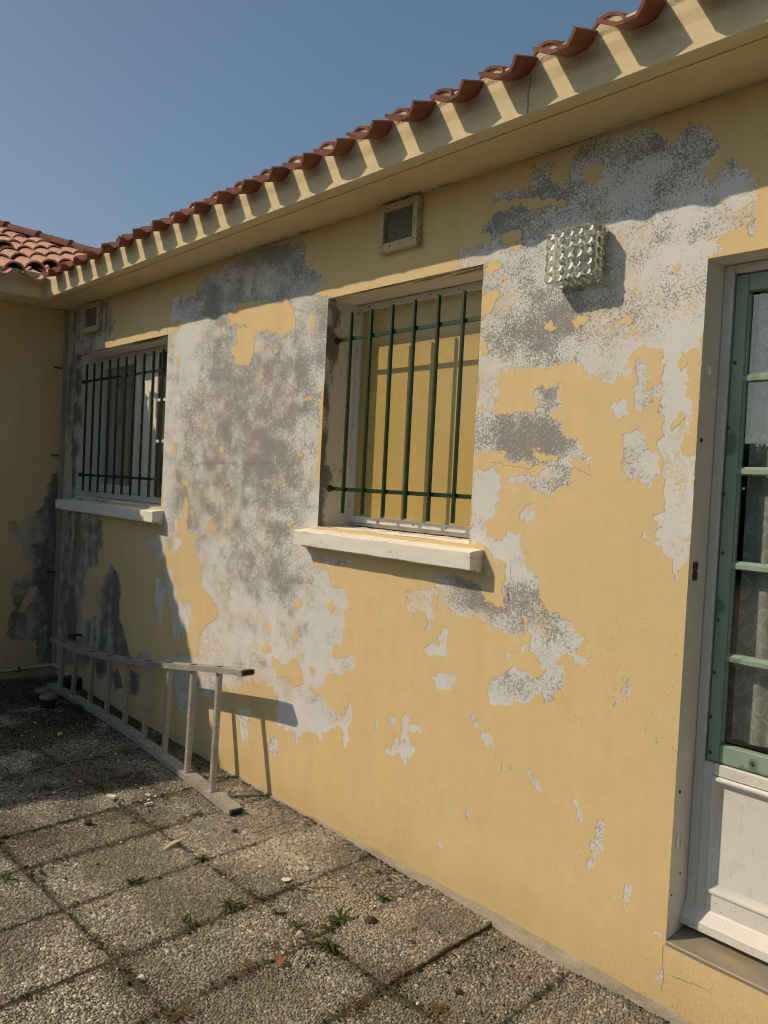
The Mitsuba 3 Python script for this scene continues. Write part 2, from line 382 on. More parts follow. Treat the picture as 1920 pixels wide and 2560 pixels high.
front = sg.box(-0.25, 0, XE, 2.95).difference(shapely.union_all([sg.box(a, c, b, d) for a, b, c, d in (W1, W2, DR)]))
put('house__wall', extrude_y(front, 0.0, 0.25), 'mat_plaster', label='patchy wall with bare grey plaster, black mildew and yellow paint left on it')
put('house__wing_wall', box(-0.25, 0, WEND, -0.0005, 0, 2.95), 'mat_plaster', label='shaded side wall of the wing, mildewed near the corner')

# the paint layer: a thin skin that has come off in patches, with real torn edges
PEEL = [(1,[(-69,2771),(74,2781),(301,2813),(788,2788),(881,2637),(876,2581),(774,2512),(678,2464),(178,2439),(-38,2457)]),(1,[(-73,1506),(874,1533),(890,1373),(739,1256),(-43,1207)]),(1,[(-51,2591),(197,2481),(247,1515),(-40,1507)]),(1,[(-56,1507),(58,1510),(40,1367),(796,1238),(825,1078),(763,1007),(770,942),(690,900),(592,890),(513,802),(570,674),(487,617),(551,423),(559,334),(74,225)]),(1,[(953,982),(1089,912),(1173,817),(1144,730),(1167,608),(1223,544),(1305,445),(1359,383),(1191,357),(990,324),(720,307),(559,334),(537,410),(571,517),(751,566),(800,628),(738,697),(812,783),(935,895)]),(1,[(1516,1177),(1731,1209),(1795,1190),(1779,1141),(1744,1062),(1635,1090),(1523,1109)]),(1,[(1668,957),(1744,947),(1831,900),(1789,799),(1776,702),(1737,667),(1673,783)]),(1,[(1589,752),(1673,667),(1642,647)]),(1,[(1768,1026),(1933,1006),(1966,861),(2087,814),(2155,688),(2044,642),(1950,598),(1902,684),(1870,811),(1821,899)]),(1,[(1363,333),(1472,425),(1604,459),(1696,418),(1899,485),(2091,549),(2259,553),(2858,667),(2837,573),(2781,513),(2630,430),(2546,454),(2468,377),(2279,317),(2286,247),(2161,181),(2045,189),(1973,331),(1906,411)]),(1,[(752,269),(991,314),(1052,219),(1175,265),(1259,158),(1114,105),(1005,167),(821,128)]),(1,[(1319,294),(1529,306),(1474,154),(1358,138)]),(1,[(2700,362),(2836,410),(2821,219),(2745,199)]),(1,[(58,222),(605,320),(727,231),(621,154),(293,124),(78,22)]),(1,[(1625,2527),(1695,2446),(1736,2684),(2021,2646),(2124,2738),(2433,2767),(2645,2794),(2889,2786),(3125,2766),(3150,2650),(3269,2587),(3262,2478),(3351,2466),(3361,2336),(3393,1381),(3152,1353),(3158,1273),(3298,1275),(3367,1248),(3033,1005),(2475,492),(2274,504),(2232,549),(2098,798),(1934,998),(1835,1157),(1745,1192)]),(0,[(1595,2357),(1630,2469),(1719,2455),(1751,2513),(1845,2536),(1920,2495),(1696,2440),(1676,2236)]),(0,[(2415,2482),(2488,2533),(2709,2530),(2895,2487),(2969,2514),(3060,2448),(3078,2345),(2964,2312),(2907,2345),(2780,2368),(2710,2372),(2598,2416),(2524,2411)]),(0,[(2524,2404),(2708,2391),(2706,2271),(2677,2197),(2515,2209),(2469,2305),(2543,2324)]),(0,[(2800,2282),(2802,2276),(2802,2264),(2785,2268),(2780,2278),(2767,2281),(2765,2289),(2777,2290),(2782,2301),(2792,2289),(2804,2288)]),(0,[(2944,2250),(2942,2246),(2938,2241),(2929,2239),(2919,2241),(2921,2250),(2916,2256),(2919,2261),(2929,2259),(2933,2255),(2947,2258)]),(0,[(2876,2281),(2875,2278),(2874,2273),(2866,2275),(2861,2278),(2854,2281),(2862,2283),(2858,2288),(2865,2287),(2869,2284),(2878,2284)]),(0,[(3244,2351),(3229,2341),(3229,2319),(3218,2329),(3206,2324),(3197,2344),(3206,2361),(3199,2389),(3212,2392),(3224,2388),(3236,2375)]),(0,[(3251,1993),(3258,1986),(3241,1982),(3216,1990),(3186,1986),(3188,1994),(3184,1999),(3204,1999),(3211,2006),(3229,2001),(3260,2000)]),(0,[(2450,1736),(2455,1725),(2439,1721),(2423,1715),(2413,1727),(2407,1733),(2386,1743),(2398,1754),(2419,1756),(2443,1761),(2443,1743)]),(0,[(2533,1473),(2522,1464),(2526,1438),(2514,1443),(2505,1450),(2493,1460),(2494,1481),(2499,1497),(2511,1485),(2517,1492),(2519,1480)]),(0,[(3131,1370),(3130,1367),(3131,1361),(3119,1365),(3112,1365),(3105,1366),(3098,1370),(3103,1376),(3117,1377),(3125,1373),(3135,1374)]),(0,[(2660,1901),(2647,1898),(2649,1891),(2639,1893),(2630,1894),(2623,1898),(2622,1905),(2630,1909),(2637,1911),(2645,1907),(2653,1906)]),(0,[(1867,2275),(1876,2264),(1864,2256),(1845,2251),(1832,2265),(1835,2275),(1817,2285),(1834,2288),(1841,2303),(1859,2292),(1871,2285)]),(0,[(2819,2118),(2805,2107),(2798,2101),(2789,2100),(2778,2102),(2779,2117),(2768,2129),(2767,2149),(2784,2147),(2798,2148),(2813,2139)]),(0,[(3203,1721),(3196,1717),(3184,1714),(3166,1713),(3158,1718),(3147,1719),(3150,1722),(3158,1724),(3165,1727),(3177,1725),(3193,1724)]),(0,[(3317,2041),(3346,2040),(3357,1602),(3323,1601)]),(0,[(1933,1329),(2039,1336),(2075,1267),(2149,1259),(2224,1223),(1990,1203),(1926,1227)]),(0,[(2020,1464),(2063,1401),(2065,1338),(1992,1355),(1979,1411)]),(0,[(2137,1377),(2122,1371),(2121,1362),(2108,1361),(2090,1359),(2096,1372),(2094,1378),(2091,1388),(2105,1390),(2120,1395),(2126,1384)]),(0,[(2033,1543),(2053,1518),(2024,1522),(2012,1523),(2000,1524),(1990,1534),(1993,1547),(1990,1566),(2003,1588),(2019,1559),(2035,1558)]),(0,[(1882,1742),(1885,1710),(1872,1684),(1849,1717),(1833,1709),(1813,1725),(1836,1747),(1826,1776),(1844,1767),(1860,1790),(1881,1775)]),(0,[(1898,1633),(1884,1628),(1880,1624),(1873,1617),(1856,1613),(1860,1629),(1848,1638),(1860,1644),(1871,1645),(1884,1652),(1889,1640)]),(0,[(2324,1361),(2384,1290),(2479,1264),(2468,1236),(2391,1209),(2307,1230),(2286,1317)]),(0,[(1991,1189),(2094,1212),(2171,1169),(2134,1095),(2225,1049),(2247,959),(2268,880),(2066,852),(1903,962),(1862,1068),(1811,1099),(1949,1149)]),(0,[(2386,1107),(2502,1146),(2496,1065),(2435,1005)]),(1,[(2267,1276),(3141,1342),(3251,1276),(3321,1193),(3444,1185),(3459,1143),(3508,1113),(3588,1116),(3602,1083),(3579,1010),(3582,904),(3580,854),(3501,826),(3509,799),(3590,803),(3622,820),(3672,829),(3680,796),(3617,742),(3562,716),(3469,704),(3438,647),(3367,613),(3382,583),(3453,607),(3481,555),(3575,548),(3615,547),(3638,613),(3670,613),(3666,549),(3648,489),(3653,420),(3627,399),(3605,464),(3591,495),(3524,457),(3467,428),(3459,382),(3423,373),(3395,410),(3308,395),(3264,308),(3223,320),(3233,368),(3070,365),(3053,400),(3074,491),(3057,526),(3028,544),(2869,533),(2334,491)]),(0,[(2134,1137),(2250,1077),(2243,952),(2388,918),(2456,824),(2315,741),(2265,688),(2259,553),(2222,555),(2116,700),(2149,759),(2155,905),(2021,906),(1937,969),(1870,1037),(1844,1100),(2003,1106)]),(0,[(2043,651),(2194,667),(2259,553),(2093,531)]),(0,[(3508,1022),(3517,1012),(3494,1005),(3473,996),(3455,1002),(3457,1012),(3446,1017),(3443,1030),(3471,1034),(3499,1043),(3491,1023)]),(0,[(2986,740),(2998,727),(2976,715),(2951,711),(2926,710),(2902,716),(2909,734),(2927,747),(2947,756),(2972,761),(2980,749)]),(0,[(2976,833),(2973,814),(2967,794),(2954,799),(2950,818),(2937,818),(2929,838),(2938,855),(2948,865),(2959,856),(2966,846)]),(0,[(3216,831),(3202,821),(3207,794),(3192,788),(3177,793),(3183,821),(3183,830),(3173,854),(3189,850),(3197,846),(3206,842)]),(0,[(3377,704),(3364,695),(3363,683),(3352,675),(3339,677),(3345,695),(3327,702),(3341,711),(3350,717),(3361,721),(3365,710)]),(0,[(3259,1000),(3233,991),(3230,982),(3213,984),(3193,978),(3172,981),(3172,993),(3203,998),(3209,1009),(3232,1015),(3232,1001)]),(0,[(3437,1075),(3439,1070),(3434,1066),(3428,1067),(3422,1066),(3418,1070),(3420,1075),(3420,1080),(3426,1083),(3432,1084),(3436,1080)]),(0,[(3015,698),(3057,698),(3114,678),(3180,699),(3190,731),(3229,739),(3240,688),(3276,642),(3266,603),(3201,596),(3132,628),(3078,609),(3019,644)]),(0,[(2718,510),(2869,525),(3014,537),(3045,508),(3035,451),(2876,446),(2787,426)]),(0,[(2834,404),(3050,446),(3068,388),(2972,348),(2842,316)]),(1,[(3015,264),(3060,315),(3106,273),(3096,223),(3034,206)]),(1,[(3994,1168),(4064,1183),(4101,1178),(4163,1195),(4151,1238),(4166,1267),(4270,1264),(4354,1243),(4403,1226),(4422,1181),(4454,1174),(4508,1164),(4531,1167),(4540,1243),(4534,1333),(4488,1343),(4459,1325),(4425,1363),(4408,1385),(4331,1390),(4324,1550),(4435,1556),(4439,1492),(4409,1479),(4427,1439),(4475,1419),(4511,1440),(4548,1448),(4571,1430),(4589,1378),(4613,1341),(4631,1087),(4565,1087),(4522,1083),(4475,1096),(4444,1097),(4396,1107),(4299,1098),(4238,1113),(4220,1129),(4184,1149),(4147,1162),(4141,1130),(4149,1075),(4129,1041),(4109,1063),(4089,1098),(4071,1089),(4054,1061),(4006,1079),(3985,1102)]),(1,[(3354,1248),(3612,1245),(3614,1224),(3381,1211)]),(1,[(4202,1115),(4202,1107),(4201,1092),(4190,1103),(4186,1105),(4185,1111),(4171,1117),(4175,1131),(4188,1125),(4194,1125),(4198,1121)]),(1,[(4143,1027),(4140,1020),(4137,1011),(4128,1017),(4118,1010),(4117,1020),(4112,1027),(4116,1035),(4125,1042),(4133,1036),(4140,1034)]),(1,[(4435,978),(4430,975),(4429,972),(4424,967),(4417,968),(4422,975),(4415,976),(4420,978),(4424,979),(4427,979),(4435,982)]),(1,[(4462,1061),(4454,1054),(4448,1050),(4442,1047),(4433,1045),(4428,1052),(4437,1059),(4437,1063),(4439,1073),(4447,1069),(4455,1067)]),(1,[(4357,1065),(4355,1060),(4351,1056),(4346,1056),(4343,1059),(4342,1061),(4335,1064),(4344,1065),(4345,1071),(4351,1073),(4351,1066)]),(1,[(3833,1028),(3836,1024),(3832,1021),(3827,1019),(3822,1020),(3813,1021),(3822,1028),(3817,1036),(3827,1032),(3833,1041),(3835,1033)]),(1,[(3653,902),(3645,896),(3646,884),(3641,876),(3635,882),(3629,890),(3635,903),(3634,912),(3638,922),(3642,909),(3651,917)]),(1,[(3640,1025),(3637,1019),(3633,1015),(3628,1007),(3625,1018),(3621,1020),(3620,1026),(3622,1031),(3625,1041),(3634,1039),(3643,1037)]),(1,[(4409,1002),(4407,998),(4406,995),(4404,996),(4402,996),(4399,998),(4398,1004),(4401,1007),(4403,1009),(4405,1013),(4409,1010)]),(1,[(4288,661),(4287,660),(4288,657),(4284,656),(4280,657),(4277,657),(4276,659),(4282,661),(4282,665),(4288,666),(4289,663)]),(1,[(3638,637),(3636,634),(3635,631),(3631,632),(3627,630),(3621,631),(3624,636),(3624,640),(3630,639),(3635,644),(3634,638)]),(1,[(3403,323),(3407,315),(3400,313),(3396,314),(3393,315),(3384,313),(3392,322),(3392,325),(3392,340),(3400,338),(3403,329)]),(1,[(3753,540),(3757,524),(3755,513),(3752,513),(3749,521),(3747,532),(3744,547),(3746,555),(3749,550),(3751,549),(3753,553)]),(1,[(4035,411),(4033,407),(4030,403),(4025,404),(4022,404),(4020,405),(4019,408),(4022,410),(4023,415),(4027,411),(4030,411)]),(1,[(4213,1045),(4245,1028),(4240,978),(4247,931),(4200,922),(4147,918),(4101,935),(4144,968),(4174,979),(4184,962),(4196,977),(4189,1019)]),(1,[(4163,821),(4213,862),(4290,872),(4293,830),(4278,802),(4210,793)]),(1,[(4022,665),(4049,623),(4106,612),(4153,598),(4052,585),(4046,538),(4090,521),(4060,484),(4040,433),(3995,459),(3974,480),(3947,446),(3907,441),(3889,470),(3943,491),(3949,546),(3990,523),(4001,572),(3996,630)]),(1,[(3792,600),(3846,573),(3858,549),(3834,529)]),(1,[(3899,616),(3954,613),(3960,588),(3922,578)]),(1,[(4386,742),(4402,740),(4401,710),(4456,718),(4453,702),(4418,694),(4388,713)]),(1,[(4442,685),(4488,700),(4494,669),(4515,640),(4512,630),(4470,628),(4448,657)]),(1,[(4505,596),(4501,591),(4499,588),(4495,581),(4490,583),(4491,591),(4491,594),(4491,599),(4494,602),(4498,601),(4502,601)]),(1,[(4525,614),(4525,607),(4520,606),(4517,601),(4516,608),(4515,609),(4515,612),(4515,615),(4516,623),(4519,619),(4522,618)]),(1,[(4573,590),(4568,584),(4564,581),(4560,578),(4550,569),(4551,580),(4549,586),(4554,591),(4557,601),(4566,602),(4570,595)]),(1,[(4602,595),(4600,590),(4598,583),(4593,581),(4589,582),(4583,585),(4582,594),(4591,596),(4592,602),(4595,598),(4599,600)]),(1,[(4545,524),(4544,521),(4541,519),(4539,520),(4536,517),(4535,520),(4536,522),(4535,525),(4539,524),(4540,525),(4544,527)]),(1,[(4515,570),(4515,569),(4515,567),(4512,565),(4510,566),(4511,569),(4510,569),(4509,572),(4512,572),(4514,572),(4514,571)]),(1,[(4463,889),(4534,916),(4561,950),(4604,958),(4648,844),(4584,829),(4534,804),(4473,798),(4463,837)]),(1,[(4567,954),(4596,960),(4619,950),(4662,937),(4710,947),(4735,979),(4748,998),(4800,1008),(4811,989),(4803,971),(4818,937),(4826,912),(4768,904),(4770,867),(4731,852),(4721,888),(4688,875),(4682,857),(4648,839),(4625,861),(4576,828)]),(1,[(4509,1457),(4540,1447),(4570,1438),(4580,1389),(4603,1374),(4613,1341),(4643,1311),(4672,1303),(4687,1283),(4689,1251),(4677,1227),(4707,1193),(4755,1183),(4796,1157),(4841,1159),(4847,1128),(4873,1112),(4866,1079),(4842,1059),(4868,1053),(4894,1042),(4917,1062),(4921,1052),(4894,1032),(4870,1016),(4843,1038),(4836,1047),(4804,1052),(4779,1025),(4774,1003),(4715,975),(4686,1002),(4655,1035),(4659,1081),(4630,1098),(4616,1090),(4565,1087),(4519,1103)]),(0,[(4639,1105),(4643,1098),(4635,1100),(4632,1094),(4626,1092),(4624,1099),(4627,1105),(4626,1112),(4632,1109),(4635,1113),(4637,1109)]),(0,[(4638,1141),(4636,1135),(4629,1130),(4622,1132),(4615,1129),(4608,1133),(4615,1139),(4616,1144),(4622,1144),(4625,1143),(4634,1146)]),(1,[(4638,1035),(4646,1029),(4633,1028),(4626,1019),(4614,1019),(4603,1024),(4613,1033),(4618,1039),(4626,1043),(4637,1048),(4648,1045)]),(1,[(4583,1005),(4586,1001),(4576,999),(4570,996),(4555,990),(4541,993),(4540,1002),(4564,1006),(4568,1011),(4583,1018),(4588,1012)]),(1,[(4887,899),(4888,894),(4886,890),(4883,894),(4880,892),(4880,896),(4880,899),(4880,903),(4882,903),(4885,907),(4886,902)]),(1,[(5036,1435),(5037,1434),(5035,1433),(5034,1434),(5031,1432),(5032,1434),(5032,1435),(5032,1436),(5034,1436),(5035,1438),(5035,1436)]),(1,[(5088,1489),(5096,1480),(5088,1478),(5083,1471),(5076,1475),(5073,1483),(5080,1490),(5076,1498),(5083,1494),(5085,1493),(5093,1498)]),(1,[(5102,1470),(5104,1468),(5101,1467),(5098,1465),(5096,1466),(5092,1468),(5095,1471),(5095,1474),(5098,1475),(5101,1474),(5102,1472)]),(1,[(4813,1015),(4814,1012),(4811,1012),(4809,1010),(4807,1010),(4806,1013),(4807,1014),(4808,1016),(4808,1020),(4812,1020),(4814,1018)]),(1,[(4637,634),(4636,631),(4632,630),(4630,625),(4627,627),(4624,628),(4627,632),(4625,635),(4630,634),(4633,639),(4636,636)]),(1,[(4614,590),(4614,583),(4608,581),(4604,576),(4602,582),(4598,583),(4598,588),(4600,591),(4603,597),(4606,593),(4608,591)]),(1,[(5019,1536),(5021,1534),(5018,1533),(5015,1534),(5014,1535),(5014,1535),(5012,1536),(5013,1538),(5015,1539),(5017,1538),(5020,1538)]),(1,[(5061,838),(5061,835),(5058,835),(5057,834),(5056,835),(5054,836),(5056,838),(5055,840),(5057,840),(5058,841),(5059,839)]),(1,[(4953,569),(4954,567),(4953,564),(4951,562),(4950,565),(4947,566),(4948,569),(4949,570),(4950,573),(4952,575),(4953,572)]),(1,[(4726,485),(4726,475),(4723,478),(4722,475),(4721,475),(4719,478),(4719,486),(4719,493),(4721,490),(4723,493),(4724,488)]),(1,[(4594,1547),(4626,1548),(4636,1505),(4624,1487),(4588,1485),(4572,1506),(4592,1524)]),(1,[(5120,2048),(5121,1985),(5110,1947),(5121,1904),(5125,1807),(5114,1735),(5129,1662),(5146,1615),(5149,1567),(5121,1541),(5144,1518),(5122,1487),(5124,1463),(5150,1441),(5194,1412),(5191,1383),(5198,1350),(5214,1347),(5215,1404),(5240,1407),(5249,1473),(5246,2084),(5259,2325),(5223,2132)]),(0,[(5242,2056),(5188,2049),(5163,2025),(5181,2000),(5210,2017),(5207,1994),(5187,1976),(5197,1952),(5202,1914),(5213,1900),(5221,1852),(5209,1806),(5187,1749),(5234,1731),(5246,1740),(5244,1991)]),(0,[(5169,1859),(5194,1872),(5196,1848),(5172,1821),(5167,1806),(5158,1835)]),(1,[(5239,1935),(5238,1928),(5232,1927),(5229,1920),(5226,1930),(5226,1934),(5222,1938),(5222,1946),(5226,1952),(5232,1945),(5233,1939)]),(1,[(4437,2042),(4497,2043),(4527,2041),(4558,2005),(4578,2038),(4613,2041),(4626,2056),(4681,2052),(4709,2037),(4748,2039),(4787,2036),(4820,2021),(4829,1989),(4865,1997),(4903,1974),(4940,1957),(4956,1986),(4996,1988),(4990,2049),(5008,2072),(5035,2084),(5085,2082),(5114,2058),(5127,2023),(5176,2062),(5246,2084),(5245,2323),(5297,2332),(5261,2375),(5312,2397),(5350,2390),(5370,2364),(5400,2385),(5376,2416),(5374,2504),(5291,2577),(5030,2656),(4665,2668),(4374,2717),(4345,2463),(4319,2050)]),(1,[(4506,2669),(4538,2733),(4545,2779),(4645,2758),(4629,2711),(4690,2674),(4715,2721),(4739,2776),(4810,2801),(4880,2789),(5045,2778),(5064,2718),(5111,2705),(5153,2747),(5227,2720),(5262,2658),(5234,2619),(5304,2602),(5347,2559),(5385,2518),(5379,2468),(5173,2447),(4847,2512),(4512,2579)]),(1,[(4302,2581),(4332,2604),(4379,2612),(4496,2656),(4526,2633),(4567,2646),(4667,2602),(4706,2044),(4548,2017),(4510,2042),(4434,2059),(4432,1967),(4431,1886),(4506,1884),(4620,1897),(4632,1720),(4503,1713),(4456,1742),(4323,1735),(4338,1971),(4331,2453),(4162,2462),(4201,2498),(4191,2521),(4305,2539),(4401,2510),(4504,2537),(4421,2553)]),(0,[(4771,2707),(4834,2699),(4850,2666),(4812,2631),(4775,2654)]),(0,[(5221,2596),(5261,2632),(5291,2592),(5245,2558)]),(0,[(4296,2706),(4453,2671),(4715,2619),(4696,2607),(4586,2615),(4544,2618),(4499,2644),(4454,2648),(4380,2636),(4275,2657)]),(0,[(4415,2563),(4498,2547),(4508,2520),(4479,2508),(4418,2519)]),(0,[(4442,2512),(4516,2510),(4503,2476),(4465,2494)]),(0,[(4631,2181),(4656,2211),(4693,2169),(4659,2168)]),(0,[(4751,2190),(4781,2213),(4821,2192),(4810,2173),(4778,2171)]),(0,[(4935,2162),(4971,2188),(4989,2178),(4991,2158),(4962,2154)]),(0,[(4999,2167),(5019,2155),(5011,2114),(4998,2132)]),(0,[(5118,2316),(5151,2327),(5150,2306)]),(0,[(4555,2395),(4551,2394),(4552,2387),(4549,2390),(4547,2393),(4546,2395),(4542,2400),(4543,2405),(4548,2401),(4552,2406),(4555,2400)]),(0,[(5266,2322),(5260,2322),(5257,2322),(5250,2321),(5244,2324),(5241,2326),(5239,2327),(5235,2331),(5251,2326),(5263,2327),(5266,2324)]),(0,[(4334,2470),(4397,2465),(4407,2423),(4378,2411),(4335,2429)]),(0,[(4337,2324),(4397,2350),(4414,2331),(4372,2267),(4335,2259)]),(0,[(4337,2160),(4361,2152),(4356,2111),(4336,2113)]),(0,[(4380,1911),(4375,1905),(4372,1896),(4362,1905),(4356,1906),(4349,1909),(4349,1915),(4354,1919),(4360,1920),(4365,1917),(4374,1917)]),(0,[(4449,2388),(4448,2378),(4438,2379),(4431,2370),(4422,2377),(4423,2389),(4426,2394),(4421,2407),(4429,2412),(4438,2405),(4447,2400)]),(0,[(4434,2053),(4473,2033),(4510,2042),(4548,2011),(4596,2041),(4679,2046),(4701,1921),(4549,1894),(4454,1874),(4482,1907),(4501,1963),(4438,1995)]),(0,[(4474,2050),(4612,2046),(4624,1985),(4584,1948),(4628,1924),(4617,1881),(4487,1879)]),(0,[(4708,1994),(4705,1983),(4680,1986),(4668,1980),(4635,1976),(4651,1994),(4649,2000),(4659,2004),(4664,2016),(4687,2015),(4703,2005)]),(1,[(4591,1943),(4610,1980),(4631,1979),(4674,1960),(4714,1966),(4726,1984),(4736,1973),(4716,1937),(4731,1904),(4732,1888),(4693,1884),(4694,1868),(4742,1839),(4765,1802),(4811,1780),(4839,1743),(4871,1728),(4881,1682),(4862,1686),(4840,1728),(4802,1727),(4797,1706),(4793,1674),(4801,1648),(4770,1626),(4738,1614),(4713,1592),(4658,1600),(4615,1604),(4592,1631),(4512,1623),(4477,1702),(4464,1874),(4509,1878),(4624,1886),(4635,1919)]),(0,[(4613,1737),(4640,1751),(4655,1732),(4730,1727),(4731,1711),(4615,1715)]),(0,[(4476,1708),(4566,1701),(4602,1690),(4672,1686),(4647,1655),(4569,1656),(4479,1668)]),(1,[(4328,1670),(4445,1684),(4484,1622),(4454,1557),(4451,1488),(4337,1480)]),(0,[(4443,1713),(4504,1702),(4507,1662),(4461,1673)]),(1,[(4477,1656),(4567,1647),(4636,1665),(4639,1621),(4510,1623)]),(1,[(5016,2032),(5044,2032),(5059,2014),(5061,1955),(5070,1891),(5061,1867),(5021,1878),(5023,1932),(5031,1981)]),(1,[(4932,1906),(4956,1900),(4966,1925),(4990,1919),(4998,1874),(5014,1858),(4959,1850),(4934,1876)]),(1,[(5078,1944),(5110,1947),(5118,1918),(5092,1900),(5074,1915)]),(1,[(4986,1799),(5020,1809),(5052,1833),(5071,1808),(5079,1759),(5113,1739),(5119,1662),(5099,1632),(5071,1636),(5052,1665),(5037,1645),(5015,1637),(5004,1669),(4993,1699),(4986,1719),(4995,1759)]),(1,[(5056,1018),(5074,1017),(5070,991),(5072,956),(5064,945),(5055,962),(5034,963),(5053,987)]),(1,[(5021,942),(5033,942),(5029,916),(5017,914)]),(1,[(4660,615),(4685,622),(4693,599),(4735,590),(4750,578),(4745,554),(4725,540),(4696,561),(4677,583)]),(1,[(4869,571),(4903,550),(4913,533),(4900,502),(4884,499),(4897,533),(4871,551)]),(1,[(4978,527),(5005,524),(5008,447),(4994,422),(4980,411),(4980,375),(4966,354),(4938,359),(4937,374),(4967,385),(4963,436),(4972,444),(4967,510)]),(1,[(5093,357),(5112,365),(5124,354),(5110,349),(5117,327),(5122,304),(5108,293),(5113,270),(5102,260),(5086,284),(5090,311)]),(1,[(5056,296),(5054,292),(5051,289),(5047,288),(5044,288),(5045,291),(5045,293),(5043,296),(5047,296),(5050,298),(5053,299)]),(1,[(5133,365),(5131,364),(5130,362),(5129,362),(5126,360),(5125,361),(5127,364),(5127,365),(5129,366),(5130,368),(5131,366)]),(1,[(5015,244),(5012,240),(5011,236),(5008,234),(5004,233),(5003,237),(5002,241),(5005,244),(5008,243),(5010,246),(5013,247)]),(1,[(5002,263),(5003,262),(4998,260),(4996,257),(4993,257),(4987,256),(4993,260),(4993,261),(4995,265),(4999,264),(5002,265)]),(1,[(5076,279),(5074,278),(5074,276),(5072,273),(5069,273),(5069,276),(5067,277),(5068,279),(5071,282),(5073,280),(5074,280)]),(1,[(5200,248),(5213,253),(5225,234),(5209,233)]),(1,[(5212,120),(5242,141),(5244,113),(5225,111)]),(1,[(4273,194),(4262,186),(4262,178),(4253,175),(4244,172),(4248,183),(4236,185),(4242,193),(4253,193),(4260,200),(4259,191)]),(1,[(4412,369),(4407,356),(4406,340),(4400,334),(4398,356),(4388,352),(4395,367),(4395,375),(4397,387),(4401,382),(4407,383)]),(1,[(4342,352),(4346,348),(4342,342),(4335,337),(4332,343),(4330,346),(4327,350),(4329,356),(4334,362),(4340,360),(4343,357)]),(1,[(4438,102),(4440,99),(4436,96),(4432,97),(4430,96),(4429,98),(4427,100),(4429,103),(4432,104),(4435,107),(4439,106)]),(1,[(4158,178),(4161,173),(4154,172),(4152,172),(4147,166),(4145,171),(4143,176),(4145,182),(4151,183),(4156,187),(4159,183)])]
PEELW = [(1,[(-401,1182),(-357,1194),(-299,1113),(-280,1218),(-213,1242),(-135,1291),(-117,1433),(-75,1553),(-23,1579),(26,88),(-127,91),(-156,261),(-350,301),(-373,338),(-344,475),(-313,543),(-349,615),(-342,742),(-265,763),(-177,843),(-270,915),(-298,1067),(-376,1102)]),(0,[(-217,679),(-160,688),(-191,583),(-256,493),(-279,506),(-248,610)]),(1,[(0,1608),(-1,2586),(5,2676),(33,2146),(35,1509),(-5,1508)])]

def rect_sd(X, Z, a, b, c, d):
    """signed distance, positive outside the rectangle"""
    dx = np.maximum(a - X, X - b); dz = np.maximum(c - Z, Z - d)
    return np.where((dx > 0) & (dz > 0), np.hypot(dx, dz), np.maximum(dx, dz))

